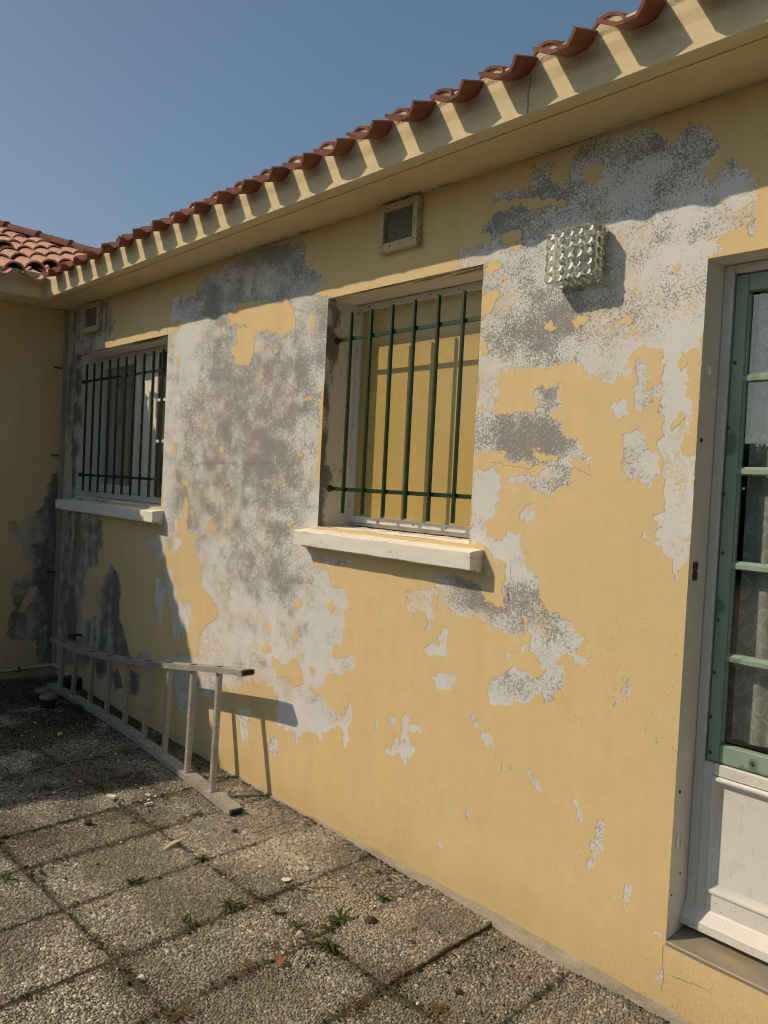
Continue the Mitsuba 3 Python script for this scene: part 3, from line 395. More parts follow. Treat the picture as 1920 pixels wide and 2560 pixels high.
def paint_skin(u0, u1, v0, v1, h, patches, holes, seed, place, thick, extra=None):
    us, vs = np.arange(u0, u1 + h / 2, h), np.arange(v0, v1 + h / 2, h)
    U, V = np.meshgrid(us, vs, indexing='ij')
    mask = np.zeros(U.shape, bool)
    q0 = np.stack([U.ravel(), V.ravel(), np.full(U.size, 0.5)], 1)
    wu = (0.034 * (meshkit.fbm(q0 * 26, 4, seed + 40) - .5) * 2).reshape(U.shape)
    wv = (0.036 * (meshkit.fbm(q0 * 23, 4, seed + 50) - .5) * 2).reshape(U.shape)
    for on, pts in patches:
        pts = np.array(pts) / 1000.0
        poly = sg.Polygon(pts).buffer(0)
        if poly.is_empty:
            continue
        a, c, b, d = poly.bounds
        i0, i1 = np.searchsorted(us, [a - .03, b + .03]); j0, j1 = np.searchsorted(vs, [c - .03, d + .03])
        if i1 > i0 and j1 > j0:
            s = np.s_[i0:i1, j0:j1]
            inside = shapely.contains_xy(poly, U[s] + wu[s] * .55, V[s] + wv[s] * .55)
            mask[s] = np.where(inside, bool(on), mask[s])
    sd = ndimage.distance_transform_edt(~mask) - ndimage.distance_transform_edt(mask)
    sd = ndimage.gaussian_filter(sd, 0.8) * h                    # positive: painted
    n1 = (meshkit.fbm(q0 * [45, 40, 1], 3, seed) - .5).reshape(U.shape)
    n2 = (meshkit.noise(q0 * [150, 140, 1], seed + 9) - .5).reshape(U.shape)
    rag = (0.35 + 1.3 * meshkit.noise(q0 * [6, 5, 1], seed + 60)).reshape(U.shape) * np.where((U > 1.7) & (U < 3.34), 1.45, 1.1)
    F = sd + 0.036 * n1 * rag + 0.026 * n2 * rag
    # crumbs of paint left inside the patches near their rims, and pin holes just outside them
    crumbs = (meshkit.noise(q0 * [95, 85, 1], seed + 21) * (0.35 + 0.65 * meshkit.noise(q0 * [11, 9, 1], seed + 22))).reshape(U.shape)
    near = np.exp(-np.maximum(-sd, 0) / 0.035)
    F = np.maximum(F, np.where(sd < 0, (crumbs - (0.78 - 0.33 * near)) * 0.03, -1))
    pins = (meshkit.noise(q0 * [80, 70, 1], seed + 31) * (0.3 + 0.7 * meshkit.noise(q0 * [7, 6, 1], seed + 32))).reshape(U.shape)
    nearo = np.exp(-np.maximum(sd, 0) / 0.05)
    F = np.where(sd > 0, np.minimum(F, ((0.86 - 0.22 * nearo) - pins) * 0.03), F)
    for r in holes:
        F = np.minimum(F, rect_sd(U, V, *r))
    F = np.clip(F, -0.02, 0.02)
    F = np.where(np.abs(F) < 1e-5, 1e-5, F)
    nu, nv = U.shape
    I = F > 0
    verts, faces, walls = [], [], []
    base = 0
    # whole cells: runs along u
    full = I[:-1, :-1] & I[1:, :-1] & I[1:, 1:] & I[:-1, 1:]
    any_ = I[:-1, :-1] | I[1:, :-1] | I[1:, 1:] | I[:-1, 1:]
    q = []
    for j in range(nv - 1):
        row = np.diff(np.concatenate([[0], full[:, j].astype(np.int8), [0]]))
        for a, b in zip(np.nonzero(row == 1)[0], np.nonzero(row == -1)[0]):
            q.append((us[a], us[min(b, nu - 1)], vs[j], vs[j + 1]))
    q = np.array(q)
    qv = np.stack([q[:, [0, 2]], q[:, [1, 2]], q[:, [1, 3]], q[:, [0, 3]]], 1).reshape(-1, 2)
    k = np.arange(len(q)) * 4
    qf = np.vstack([np.stack([k, k + 1, k + 2], 1), np.stack([k, k + 2, k + 3], 1)])
    ii, jj = np.nonzero(any_ & ~full)
    tv, tf, sv = [], [], []
    for i, j in zip(ii.tolist(), jj.tolist()):
        c = ((us[i], vs[j], F[i, j]), (us[i + 1], vs[j], F[i + 1, j]), (us[i + 1], vs[j + 1], F[i + 1, j + 1]), (us[i], vs[j + 1], F[i, j + 1]))
        poly, cut = [], []
        for m in range(4):
            a, b = c[m], c[(m + 1) & 3]
            if a[2] > 0:
                poly.append((a[0], a[1]))
            if (a[2] > 0) != (b[2] > 0):
                t = a[2] / (a[2] - b[2])
                w = (a[0] + t * (b[0] - a[0]), a[1] + t * (b[1] - a[1]))
                poly.append(w); cut.append((w, a[2] > 0))
        b0 = len(tv)
        tv += poly
        for m in range(1, len(poly) - 1):
            tf.append((b0, b0 + m, b0 + m + 1))
        if len(cut) == 2:
            sv.append((cut[0][0], cut[1][0]) if cut[0][1] else (cut[1][0], cut[0][0]))
    tv, tf = np.array(tv), np.array(tf)
    P2 = np.vstack([qv, tv]); Fc = np.vstack([qf, tf + len(qv)])
    V3 = place(P2, thick)
    sv = np.array(sv)
    w3 = np.concatenate([place(sv[:, 0], thick), place(sv[:, 1], thick), place(sv[:, 1], 0.0002), place(sv[:, 0], 0.0002)])
    n = len(sv); k = np.arange(n) + len(V3)
    Fw = np.vstack([np.stack([k, k + n, k + 2 * n], 1), np.stack([k, k + 2 * n, k + 3 * n], 1)])
    return trimesh.Trimesh(np.vstack([V3, w3]), np.vstack([Fc, Fw]), process=False)

skin = paint_skin(0.0, 5.6, 0.0, 2.80, 0.004, PEEL, (W1, W2, DR), 3, lambda p, t: np.stack([p[:, 0], np.full(len(p), -t), p[:, 1]], 1), 0.0014)
far_ = sg.box(5.6, 0, XE, 2.80).difference(sg.box(DR[0], DR[2], DR[1], DR[3]))
v2, f2 = trimesh.creation.triangulate_polygon(far_, engine='earcut')
skin2 = trimesh.Trimesh(np.stack([v2[:, 0], np.full(len(v2), -0.0014), v2[:, 1]], 1), f2, process=False)
put('house__wall__paint', cat([skin, skin2]), 'mat_paint', label='ochre yellow paint skin, torn and flaking off in ragged patches')
skinw = paint_skin(-1.2, -0.002, 0.0, 2.80, 0.005, PEELW, (), 5, lambda p, t: np.stack([np.full(len(p), t), p[:, 0], p[:, 1]], 1), 0.0014)
put('house__wing_wall__paint', cat([skinw, trimesh.Trimesh([[.0014, WEND, 0], [.0014, -1.2, 0], [.0014, -1.2, 2.8], [.0014, WEND, 2.8]], [[0, 1, 2], [0, 2, 3]], process=False)]), 'mat_paint')

# cracks: fine dark open lines
CR = [[(1.729, 1.652), (1.809, 1.664), (1.903, 1.662), (1.981, 1.645), (2.085, 1.657), (2.242, 1.667), (2.444, 1.673), (2.484, 1.669), (2.548, 1.674), (2.599, 1.662), (2.684, 1.674), (2.768, 1.674), (2.872, 1.677), (2.928, 1.673), (3.005, 1.677)],
      [(4.408, 1.701), (4.477, 1.699), (4.523, 1.686), (4.603, 1.683), (4.664, 1.702), (4.692, 1.694), (4.732, 1.696), (4.766, 1.687), (4.811, 1.685), (4.844, 1.673), (4.882, 1.656)],
      [(4.54, 1.351), (4.549, 1.278), (4.533, 1.242), (4.54, 1.197), (4.533, 1.139)],
      [(2.662, 2.697), (2.69, 2.642), (2.765, 2.593), (2.792, 2.539), (2.909, 2.487), (3.016, 2.497), (3.041, 2.447), (3.228, 2.4)],
      [(2.69, 2.642), (2.661, 2.57), (2.739, 2.484)], [(3.037, 0.514), (3.02, 0.463), (3.033, 0.395)], [(1.975, 0.318), (2.072, 0.329), (2.167, 0.328)],
      [(2.711, 0.331), (2.797, 0.319), (2.872, 0.334)], [(5.235, 0.225), (5.242, 0.145), (5.238, 0.07)], [(5.245, 0.137), (5.294, 0.141), (5.354, 0.149), (5.40, 0.151)]]
for c in CR:
    p = np.array(c)
    t = np.linspace(0, 1, max(6, int(np.linalg.norm(np.diff(p, axis=0), axis=1).sum() / 0.012)))
    s = np.concatenate([[0], np.cumsum(np.linalg.norm(np.diff(p, axis=0), axis=1))]); s /= s[-1]
    q = np.stack([np.interp(t, s, p[:, 0]), np.interp(t, s, p[:, 1])], 1) + rg.normal(0, 0.0028, (len(t), 2))
    d = np.gradient(q, axis=0); d /= np.linalg.norm(d, axis=1, keepdims=True) + 1e-9
    w = 0.0009 * (0.35 + rg.random(len(t))) * np.minimum(1, np.minimum(t, 1 - t) * 8 + .2)
    nrm = np.stack([-d[:, 1], d[:, 0]], 1)
    a, b = q + nrm * w[:, None], q - nrm * w[:, None]
    V3 = np.vstack([np.stack([k[:, 0], np.full(len(k), -0.0021), k[:, 1]], 1) for k in (a, b)])
    n = len(t); k = np.arange(n - 1)
    put('house__wall__crack', trimesh.Trimesh(V3, np.vstack([np.stack([k, k + n, k + 1], 1), np.stack([k + 1, k + n, k + n + 1], 1)]), process=False), 'mat_crack')

fz = np.array([(4.754, 2.93), (4.752, 2.886), (4.749, 2.870), (4.751, 2.838), (4.750, 2.808)])
fz = np.stack([np.interp(np.linspace(0, 4, 26), range(5), fz[:, k]) for k in (0, 1)], 1) + rg.normal(0, .0015, (26, 2))
fw = .0022 * rg.uniform(.4, 1.4, 26)
put('house__eave__crack', trimesh.Trimesh(np.vstack([np.stack([fz[:, 0] + s * fw, np.full(26, YF - .0008), fz[:, 1]], 1) for s in (-1, 1)]), np.vstack([[[i, i + 26, i + 1], [i + 1, i + 26, i + 27]] for i in range(25)]), process=False), 'mat_crack', label='dark crack down the eave face')
# cement fillet along the foot of the wall
xs = np.arange(2.0, 6.4, 0.02)
hh = 0.005 + 0.030 * np.clip((xs - 3.3) / 1.2, 0, 1) + 0.010 * (meshkit.fbm(np.stack([xs * 7, xs * 0, xs * 0], 1), 3, 4) - .5)
hh = np.maximum(hh, 0.004)
oo = 0.008 + 0.022 * np.clip((xs - 3.6) / 1.0, 0, 1) + 0.016 * (meshkit.fbm(np.stack([xs * 9, xs * 0 + 5, xs * 0], 1), 3, 6) - .5)
oo = np.maximum(oo, .005)
oo = np.where((xs > 4.93), np.maximum(oo * np.clip(1 - (xs - 4.93) / 0.25, 0.25, 1), 0.008), oo)
V = np.vstack([np.stack([xs, xs * 0 - 0.0019, hh], 1), np.stack([xs, -0.45 * oo, hh * 0.75], 1), np.stack([xs, -oo, xs * 0 + 0.002], 1), np.stack([xs, -oo - .004, xs * 0 - 0.02], 1)])
n = len(xs); k = np.arange(n - 1)
Fs = np.vstack([np.vstack([np.stack([k + r * n, k + 1 + r * n, k + (r + 1) * n], 1), np.stack([k + 1 + r * n, k + 1 + (r + 1) * n, k + (r + 1) * n], 1)]) for r in range(3)])
put('house__skirting', trimesh.Trimesh(V, Fs, process=False), 'mat_cement', smooth=40, label='grey cement fillet along the foot of the wall')

# eaves: soffit with a drip groove, fascia
def eave_profile():
    z = ZS
    return [(-0.0005, z + .003), (-0.215, z + .003), (-0.217, z + .013), (-0.227, z + .013), (-0.229, z), (YF + .006, z), (YF, z + .006), (YF, 2.984), (YF + .05, 3.0), (-0.0005, 3.03)]
me = extrude_x(eave_profile(), 0.0, XE)
v = me.vertices
fr = v[:, 0] < 0.01
v[fr, 0] = np.clip(-v[fr, 1], 0, XF) * (XF / -YF)                    # mitre with the wing's eave
me.vertices = v
put('house__eave', me, 'mat_cream', label='cream plastered eave with a drip groove, sunlit in stripes between the tiles')
mw = extrude_x(eave_profile(), 0.0, 1.0)
v = mw.vertices.copy()
near = v[:, 0] < .5
wx = -v[:, 1] * (XF / -YF)
wy = np.where(near, WEND - .3, v[:, 1] - 0.0)
mw.vertices = np.stack([wx, wy, v[:, 2]], 1)
mw.fix_normals()
put('house__wing_eave', mw, 'mat_cream', label='cream plastered eave of the wing in shade')

# roofs
AL = math.atan(0.35)
SL = 0.35
def slab(pts, th=0.04):
    p = np.array(pts, float)
    n = len(p)
    v = np.vstack([p, p - [0, 0, th]])
    f = [[0, i, i + 1] for i in range(1, n - 1)] + [[n, n + i + 1, n + i] for i in range(1, n - 1)]
    for i in range(n):
        j = (i + 1) % n
        f += [[i, n + i, n + j], [i, n + j, j]]
    m = trimesh.Trimesh(v, f, process=False)
    return m
zr = lambda y: 2.924 + (y - YF) * SL
def zwing(x): return 2.924 + (XF - x) * SL
ap = (-1.285, 1.285)
roofm = slab([(XF, YF, zr(YF)), (XE + .3, YF, zr(YF)), (XE + .3, 3.2, zr(3.2)), (-3.2 + .02, 3.2, zr(3.2))])
put('house__roof', roofm, 'mat_mortar')
wingm = slab([(XF, YF, zwing(XF)), (ap[0], ap[1], zwing(ap[0])), (-3.9, -1.32, zwing(-3.9)), (-3.9, WEND - .3, zwing(-3.9)), (XF, WEND - .3, zwing(XF))])
put('house__wing_roof', wingm, 'mat_mortar')
put('house__wing_roof__back_slope', slab([(ap[0], ap[1], zwing(ap[0])), (-3.9, -1.32, zwing(-3.9)), (-6.5, 1.2, zwing(-3.9) - .9), (-3.9, 3.9, zwing(-1.3) - .9)]), 'mat_terracotta')

def sheet_tile(prof, L, th, taper=1.0, seed=0):
    """a bent tile: open profile (u, w) along +v, thickness downwards, chipped lip"""
    pr = np.array(prof, float)
    n = len(pr)
    r = np.random.default_rng(seed)
    t = np.gradient(pr, axis=0); t /= np.linalg.norm(t, axis=1, keepdims=True)
    nn = np.stack([-t[:, 1], t[:, 0]], 1)
    rings = []
    for vv, s in ((0.0, 1.0), (L * .5, (1 + taper) / 2), (L, taper)):
        off = r.normal(0, 0.0022, n) if vv == 0 else 0
        top = np.stack([pr[:, 0] * s, np.full(n, vv) + off, pr[:, 1] * s], 1)
        bot = np.stack([(pr - nn * th)[:, 0] * s, np.full(n, vv) + off, (pr - nn * th)[:, 1] * s], 1)
        rings.append((top, bot))
    V, Fc = [], []
    for tp, bt in rings:
        V += [tp, bt]
    V = np.vstack(V)
    def id_(ring, side, i): return ring * 2 * n + side * n + i
    for g in range(2):
        for i in range(n - 1):
            a, b, c, d = id_(g, 0, i), id_(g, 0, i + 1), id_(g + 1, 0, i + 1), id_(g + 1, 0, i)
            Fc += [[a, b, c], [a, c, d]]
            a, b, c, d = id_(g, 1, i), id_(g, 1, i + 1), id_(g + 1, 1, i + 1), id_(g + 1, 1, i)
            Fc += [[a, c, b], [a, d, c]]
        for i in (0, n - 1):
            a, b, c, d = id_(g, 0, i), id_(g + 1, 0, i), id_(g + 1, 1, i), id_(g, 1, i)
            Fc += [[a, b, c], [a, c, d]] if i == 0 else [[a, c, b], [a, d, c]]
    for g in (0, 2):
        for i in range(n - 1):
            a, b, c, d = id_(g, 0, i), id_(g, 1, i), id_(g, 1, i + 1), id_(g, 0, i + 1)
            Fc += [[a, b, c], [a, c, d]] if g == 0 else [[a, c, b], [a, d, c]]
    return trimesh.Trimesh(V, Fc, process=False)

CHP = [(-.077, .003), (-.050, -.013), (-.024, -.027), (.010, -.0305), (.041, -.0275), (.059, -.012), (.075, .006)]
CVP = [(.062 * math.cos(a), -.014 + .047 * math.sin(a)) for a in np.linspace(math.pi, 0, 11)]
CVW = [(.078 * math.cos(a), -.018 + .070 * math.sin(a)) for a in np.linspace(math.pi, 0, 11)]
PITCH_T, EXPO = 0.229, 0.33
chan = [mikit.ply(sheet_tile(CHP, .43, .0105, 1.0, s), 'mat_terracotta', smooth=14) for s in range(4)]
cover = [mikit.ply(sheet_tile(CVP, .42, .009, .86, s + 9), 'mat_terracotta', smooth=35) for s in range(4)]
chan_p = [{**c, 'bsdf': {'type': 'ref', 'id': 'mat_terracotta_pale'}} for c in chan]
cover_p = [mikit.ply(sheet_tile(CVW, .42, .013, .86, s + 9), 'mat_terracotta_pale', smooth=35) for s in range(4)]
DEL = 0.016 / EXPO

def tile_at(kind, rz, x, y, z, r, v0=0.0, jit=1.0):
    """tile of course r on a slope that climbs along +y (before the turn rz about z); (x, y, z) is the lip line's point"""
    return (T().translate([x, y, z]).rotate([0, 0, 1], rz).rotate([1, 0, 0], math.degrees(AL)).translate([0, r * EXPO + v0, 0.003 + .0])
            .rotate([1, 0, 0], -math.degrees(DEL) + jit * rnd.gauss(0, .35)).rotate([0, 0, 1], jit * rnd.gauss(0, .6)).translate([0, 0, 0.016]))

X0T = 4.470 - PITCH_T * 18
YL, ZL = -0.378, 2.924
ncol = int((XE + .2 - X0T) / PITCH_T)
for c in range(0, ncol):
    x = X0T + c * PITCH_T
    for r in range(3):
        yy = YL + r * EXPO * math.cos(AL)
        if x < -yy + .02 + .06:
            continue
        j = rnd.gauss(0, .003)
        put('house__roof__channel_tile', chan[rnd.randrange(4)], None, to_world=tile_at(0, 0, x + j, YL + rnd.gauss(0, .005) * (r == 0), ZL, r))
        xc = x + PITCH_T / 2
        if xc > -yy + .0:
            put('house__roof__cover_tile', cover[rnd.randrange(4)], None, to_world=tile_at(1, 0, xc + rnd.gauss(0, .004), YL, ZL, r, .1005 + rnd.gauss(0, .002)))
    xc = x + PITCH_T / 2
    if xc > .42:
        y0, z0 = -.2868, ZL + .030 + .022
        pl = extrude_y([(xc - .050, z0 - .03), (xc + .050, z0 - .03)] + [(xc + .0535 * math.cos(a), z0 - .012 + .0400 * math.sin(a)) for a in np.linspace(.1, math.pi - .1, 9)], y0, y0 + .16)
        pl = rough(pl, .0016, 45, c, .015)
        v = pl.vertices.copy()
        lo = (v[:, 1] < -.27)
        v[lo, 1] += .006 * np.clip((z0 - .010 - v[lo, 2]) / .018, 0, 1)
        pl.vertices = v
        put('house__roof__mortar_plug', pl, 'mat_mortar', smooth=50)

# wing roof: climbs along -x, courses run along y
XLW, ZLW = 0.395, 2.930
for c in range(-6, 14):
    y = -0.50 - (c - .5) * PITCH_T
    for r in range(13):
        run = r * EXPO * math.cos(AL)
        xx = XLW - run
        if y > -xx + .03 or y > xx + 2.40 or y < WEND - .2:
            continue
        if c > 5 and r > 1:
            continue
        put('house__wing_roof__channel_tile', chan_p[rnd.randrange(4)], None, to_world=tile_at(0, 90, XLW + rnd.gauss(0, .006) * (r == 0), y + rnd.gauss(0, .004), ZLW, r))
        yc = y - PITCH_T / 2
        put('house__wing_roof__cover_tile', cover_p[rnd.randrange(4)], None, to_world=tile_at(1, 90, XLW, yc + rnd.gauss(0, .005), ZLW, r, (.078 if r == 0 else .06) + rnd.gauss(0, .006)))
    if y < -.42:
        yc = y - PITCH_T / 2
        z0 = ZLW + .02
        pl = extrude_y([(-.066, -.05)] + [(.066, -.05)] + [(.062 * math.cos(a), -.016 + .064 * math.sin(a)) for a in np.linspace(.1, math.pi - .1, 8)], 0, .12)
        pl.apply_transform(trimesh.transformations.rotation_matrix(math.pi / 2, [0, 0, 1]))
        pl.apply_translation((XLW - .095, yc, z0 + .03))
        put('house__wing_roof__mortar_plug', rough(pl, .004, 45, c + 70, .03), 'mat_mortar', smooth=50)
if True:
    # hip caps
    A_, B_ = np.array([-4.0, -1.42]), np.array([ap[0] + .1, ap[1] + .1])
    L_ = np.linalg.norm(B_ - A_); dd = (B_ - A_) / L_
    hp = [(.088 * math.cos(a), .075 * math.sin(a)) for a in np.linspace(math.pi, 0, 10)]
    capm = [mikit.ply(cat([sheet_tile(hp, .40, .014, .9, s + 30), sheet_tile([(a * 1.10, b * 1.10) for a, b in hp], .022, .012, 1.0, s + 40)]), 'mat_terracotta', smooth=35) for s in range(3)]
    tilt = math.degrees(math.atan(SL * abs(dd[0])))
    for i in range(int(L_ / .33)):
        q = B_ - dd * (i * .33)
        z = zwing(q[0]) + .075
        put('house__wing_roof__hip_tile', capm[i % 3], None, to_world=T().translate([q[0], q[1], z]).rotate([0, 0, 1], math.degrees(math.atan2(-dd[1], -dd[0])) - 90).rotate([1, 0, 0], tilt))
    # ventilator tile with an open mouth
    vt = [(.088 * math.cos(a), -.012 + .098 * math.sin(a)) for a in np.linspace(math.pi, 0, 13)]
    vm = mikit.ply(sheet_tile(vt, .34, .014, .55, 77), 'mat_terracotta_pale', smooth=35)
    Lp = (-0.62, -0.30)
    tw = T().translate([Lp[0], Lp[1], zwing(Lp[0]) + .062]).rotate([0, 0, 1], 90).rotate([1, 0, 0], math.degrees(AL) - 4)
    put('house__wing_roof__vent_tile', vm, None, to_world=tw, label='ventilator tile with a dark open mouth')
    bk = extrude_y([(.08 * math.cos(a), -.03 + .11 * math.sin(a)) for a in np.linspace(0, math.pi, 10)], .10, .12)
    put('house__wing_roof__vent_hole', mikit.ply(bk, 'mat_black'), None, to_world=tw)

# ---------------------------------------------------------------- windows
def sill(name, x0, x1, label):
    z0, z1, yf, yb = 1.296, 1.362, -0.076, 0.168
    pr = [(yf, z0), (yf, z1 - .004), (yf + .006, z1), (yb, z1 + .028), (yb, z0 + .02), (-0.0022, z0 + .02), (-0.0022, z0 - .012), (-0.030, z0 - .012), (-0.034, z0)]
    m = extrude_x(pr, x0, x1)
    put(name, rough(m, .0028, 16, int(x0 * 100), .045), 'mat_sill', smooth=35, label=label)
sill('house__window_sill', 0.09, 1.742, 'white window sill half in shadow')
sill('house__window_sill', 3.256, 4.407, 'broad whitish window sill with brown stains on top')

def grille(name, x0, x1, xs, zt, zb, h1, h2, y, lab):
    for k, x in enumerate(xs):
        put(f'{name}__bar', box(x - .007, x + .007, y - .010, y + .004, zb + .002 * math.sin(3 * k), zt + .003 * math.sin(5 * k), .0015), 'mat_green_metal')
    for z in (h1, h2):
        put(f'{name}__rail', box(x0 - .002, x1 + .002, y + .0045, y + .0125, z - .009, z + .009, .0012), 'mat_green_metal')
        for xa in (x0, x1):
            a = trimesh.creation.icosphere(1, .016); a.apply_scale((.55, 1, 1.1)); a.apply_translation((xa + (.004 if xa == x0 else -.004), y + .006, z))
            put(f'{name}__anchor', rough(a, .004, 70, 3), 'mat_rust')
    tag(name, lab)
grille('house__window_grille', W1[0], W1[1], [.292 + .1395 * k for k in range(10)], 2.383, 1.438, 2.258, 1.558, .053, 'green iron bars over the shaded window')
grille('house__window_grille_001', W2[0], W2[1], [3.463 + .1442 * k for k in range(6)], 2.386, 1.455, 2.268, 1.566, .053, 'green iron bars over the yellow board')

def bars4(x0, x1, z0, z1, y0, y1, w, wb=None):
    wb = wb or w
    return [box(x0, x0 + w, y0, y1, z0, z1, .002), box(x1 - w, x1, y0, y1, z0, z1, .002), box(x0 + w, x1 - w, y0 + .0006, y1, z1 - w, z1, .002), box(x0 + w, x1 - w, y0 + .0006, y1, z0, z0 + wb, .002)]

# the near window: a yellow board nailed in a white frame
x0, x1, z0, z1 = W2
put('house__window_board', box(x0 + .02, x1 - .02, .192, .206, z0 + .03, z1 - .02), 'mat_board', label='glossy ochre board filling the near window')
for b in bars4(x0 + .001, x1 - .001, 1.410, z1 - .004, .178, .200, .030):
    put('house__window_board__frame_strip', b, 'mat_white_wood')
for b in bars4(x0 + .0005, x1 - .0005, 1.392, z1 - .001, .2005, .245, .020):
    put('house__window_board__back_frame', b, 'mat_white_wood')
def nail(key, x, y, z, r=.0035, mat='mat_rust', d=.0035):
    c = trimesh.creation.cylinder(r, d, sections=8)
    c.apply_transform(trimesh.transformations.rotation_matrix(math.pi / 2, [1, 0, 0]))
    c.apply_translation((x, y, z))
    put(key, c, mat)
for z in (1.5, 1.68, 1.86, 2.05, 2.24, 2.41):
    nail('house__window_board__nail', x0 + .016 + rnd.gauss(0, .002), .1775, z + rnd.gauss(0, .02))
for x in (3.42, 3.62, 3.84, 4.02, 4.2):
    nail('house__window_board__nail', x + rnd.gauss(0, .02), .178, 1.424)
    nail('house__window_board__nail', x + rnd.gauss(0, .02), .178, 2.438)

# the far window: white casement in shade, one leaf glazed before a grey curtain
x0, x1, z0, z1 = W1
w = 'house__window'
tag(w, 'old white casement window with a curtain and a fly screen')
for b in bars4(x0 + .001, x1 - .001, 1.392, z1 - .003, .186, .246, .040, .045):
    put(w + '__frame', b, 'mat_white_wood')
for b in bars4(x0 + .043, .893, 1.440, z1 - .046, .178, .218, .045, .055):
    put(w + '__leaf', b, 'mat_white_wood')
put(w + '__pane', box(x0 + .087, .850, .198, .1995, 1.494, z1 - .090), 'mat_glass')
put(w + '__mullion', box(.897, .915, .170, .240, 1.438, z1 - .044, .002), 'mat_white_wood')
put(w + '__panel', box(.917, 1.120, .196, .216, 1.438, z1 - .044, .002), 'mat_white_plastic', label='plain white panel in the middle of the window')
put(w + '__mullion', box(1.123, 1.150, .172, .240, 1.438, z1 - .044, .002), 'mat_white_wood')
put(w + '__mullion', box(1.153, 1.205, .182, .240, 1.438, z1 - .044, .002), 'mat_white_wood')
for zz in (2.088, 1.812):
    put(w + '__screen_batten', box(1.207, x1 - .042, .170, .180, zz - .010, zz + .010, .002), 'mat_white_plastic')
put(w + '__handle', cat([box(1.158, 1.178, .150, .182, 2.120, 2.150, .003), box(1.160, 1.174, .140, .152, 2.010, 2.150, .004)]), 'mat_white_plastic', label='white window handle')
put(w + '__fly_screen', box(1.206, x1 - .041, .186, .190, 1.440, z1 - .046), 'mat_black', label='dark fly screen')
mesh_l = []
for k in range(70):
    zz = 1.45 + k * .0135
    a = box(1.207, x1 - .043, .1835, .1850, zz, zz + .0035)
    v = a.vertices; v[:, 2] += (v[:, 0] - 1.207) * .35; a.vertices = v
    mesh_l.append(a)
m = cat(mesh_l); v = m.vertices; v[:, 2] = np.minimum(v[:, 2], z1 - .05); m.vertices = v
put(w + '__fly_screen_mesh', m, 'mat_slat', kind='stuff')

def curtain(x0, x1, z0, z1, y, amp, wl, seed, n=90):
    xs = np.linspace(x0, x1, n); zs = np.linspace(z0, z1, 14)
    X, Z = np.meshgrid(xs, zs, indexing='ij')
    ph = meshkit.fbm(np.stack([X * 6, Z * .7, X * 0 + seed], -1), 3, seed)
    Y = y + amp * np.sin(X / wl * 2 * math.pi + 5 * ph)
    V = np.stack([X, Y, Z], -1).reshape(-1, 3)
    f = []
    for i in range(n - 1):
        for j in range(13):
            a = i * 14 + j
            f += [[a, a + 14, a + 15], [a, a + 15, a + 1]]
    return trimesh.Trimesh(V, f, process=False)
put('window_curtain', curtain(.27, .90, 1.44, 2.44, .262, .012, .13, 5), 'mat_curtain', smooth=True, label='plain grey curtain hanging behind the shaded barred window', cat='curtain')

# ---------------------------------------------------------------- the door
x0, x1, z0, z1 = DR
d = 'house__door'
tag(d, 'door with a green glazed upper part and a white panelled foot')
xs0, xg, xgl, xg1 = 5.2465, 5.2835, 5.323, 5.985
put(d + '__stile', box(xs0, 5.2785, .1005, .145, .330, z1 - .002, .003), 'mat_white_wood')
put(d + '__stile', box(5.2792, 5.309, .1010, .145, .330, .7915, .002), 'mat_white_wood')
put(d + '__stile', box(xg1 + .006, x1 - .001, .1005, .145, .330, z1 - .002, .003), 'mat_white_wood')
put(d + '__rail', box(5.2792, xg1 + .005, .1012, .145, 2.2925, z1 - .002, .003), 'mat_white_wood')
put(d + '__rail', box(5.3095, xg1 - .025, .1005, .145, .7545, .7915, .003), 'mat_white_wood')
put(d + '__rail', box(5.3095, xg1 - .025, .1005, .145, .330, .3895, .003), 'mat_white_wood')
put(d + '__stile', box(xg1 - .0245, xg1 + .0055, .1010, .145, .330, .7915, .002), 'mat_white_wood')
put(d + '__backing', box(5.279, xg1 + .005, .128, .145, .36, .80), 'mat_white_wood')
# raised panel with bead moulding
xa, xb, za, zb = 5.309, xg1 - .025, .390, .754
def mould(xa, xb, za, zb, wd, prof, y):
    """a moulding mitred round a rectangle; prof: (inset, y)"""
    rings = [np.array([[xa + i, yy, za + i], [xb - i, yy, za + i], [xb - i, yy, zb - i], [xa + i, yy, zb - i]]) for i, yy in prof]
    V = np.vstack(rings); F_ = []
    for r in range(len(rings) - 1):
        for k in range(4):
            a, b, c, e = r * 4 + k, r * 4 + (k + 1) % 4, (r + 1) * 4 + (k + 1) % 4, (r + 1) * 4 + k
            F_ += [[a, b, c], [a, c, e]]
    return trimesh.Trimesh(V, F_, process=False)
put(d + '__moulding', mould(xa, xb, za, zb, .03, [(0, .1015), (.002, .097), (.006, .0935), (.011, .0935), (.016, .097), (.022, .106), (.028, .1125), (.029, .1165)], .1), 'mat_white_wood', smooth=50)
put(d + '__panel', box(xa + .028, xb - .028, .1155, .127, za + .028, zb - .028), 'mat_white_wood')
wb = extrude_x([(.100, .338), (.094, .331), (.078, .303), (.074, .299), (.074, .274), (.079, .271), (.14, .271), (.14, .338)], xs0, x1 - .001)
put(d + '__weatherboard', rough(wb, .0015, 25, 4, .05), 'mat_white_wood', smooth=35, label='white drip board, its paint flaking along the nose')
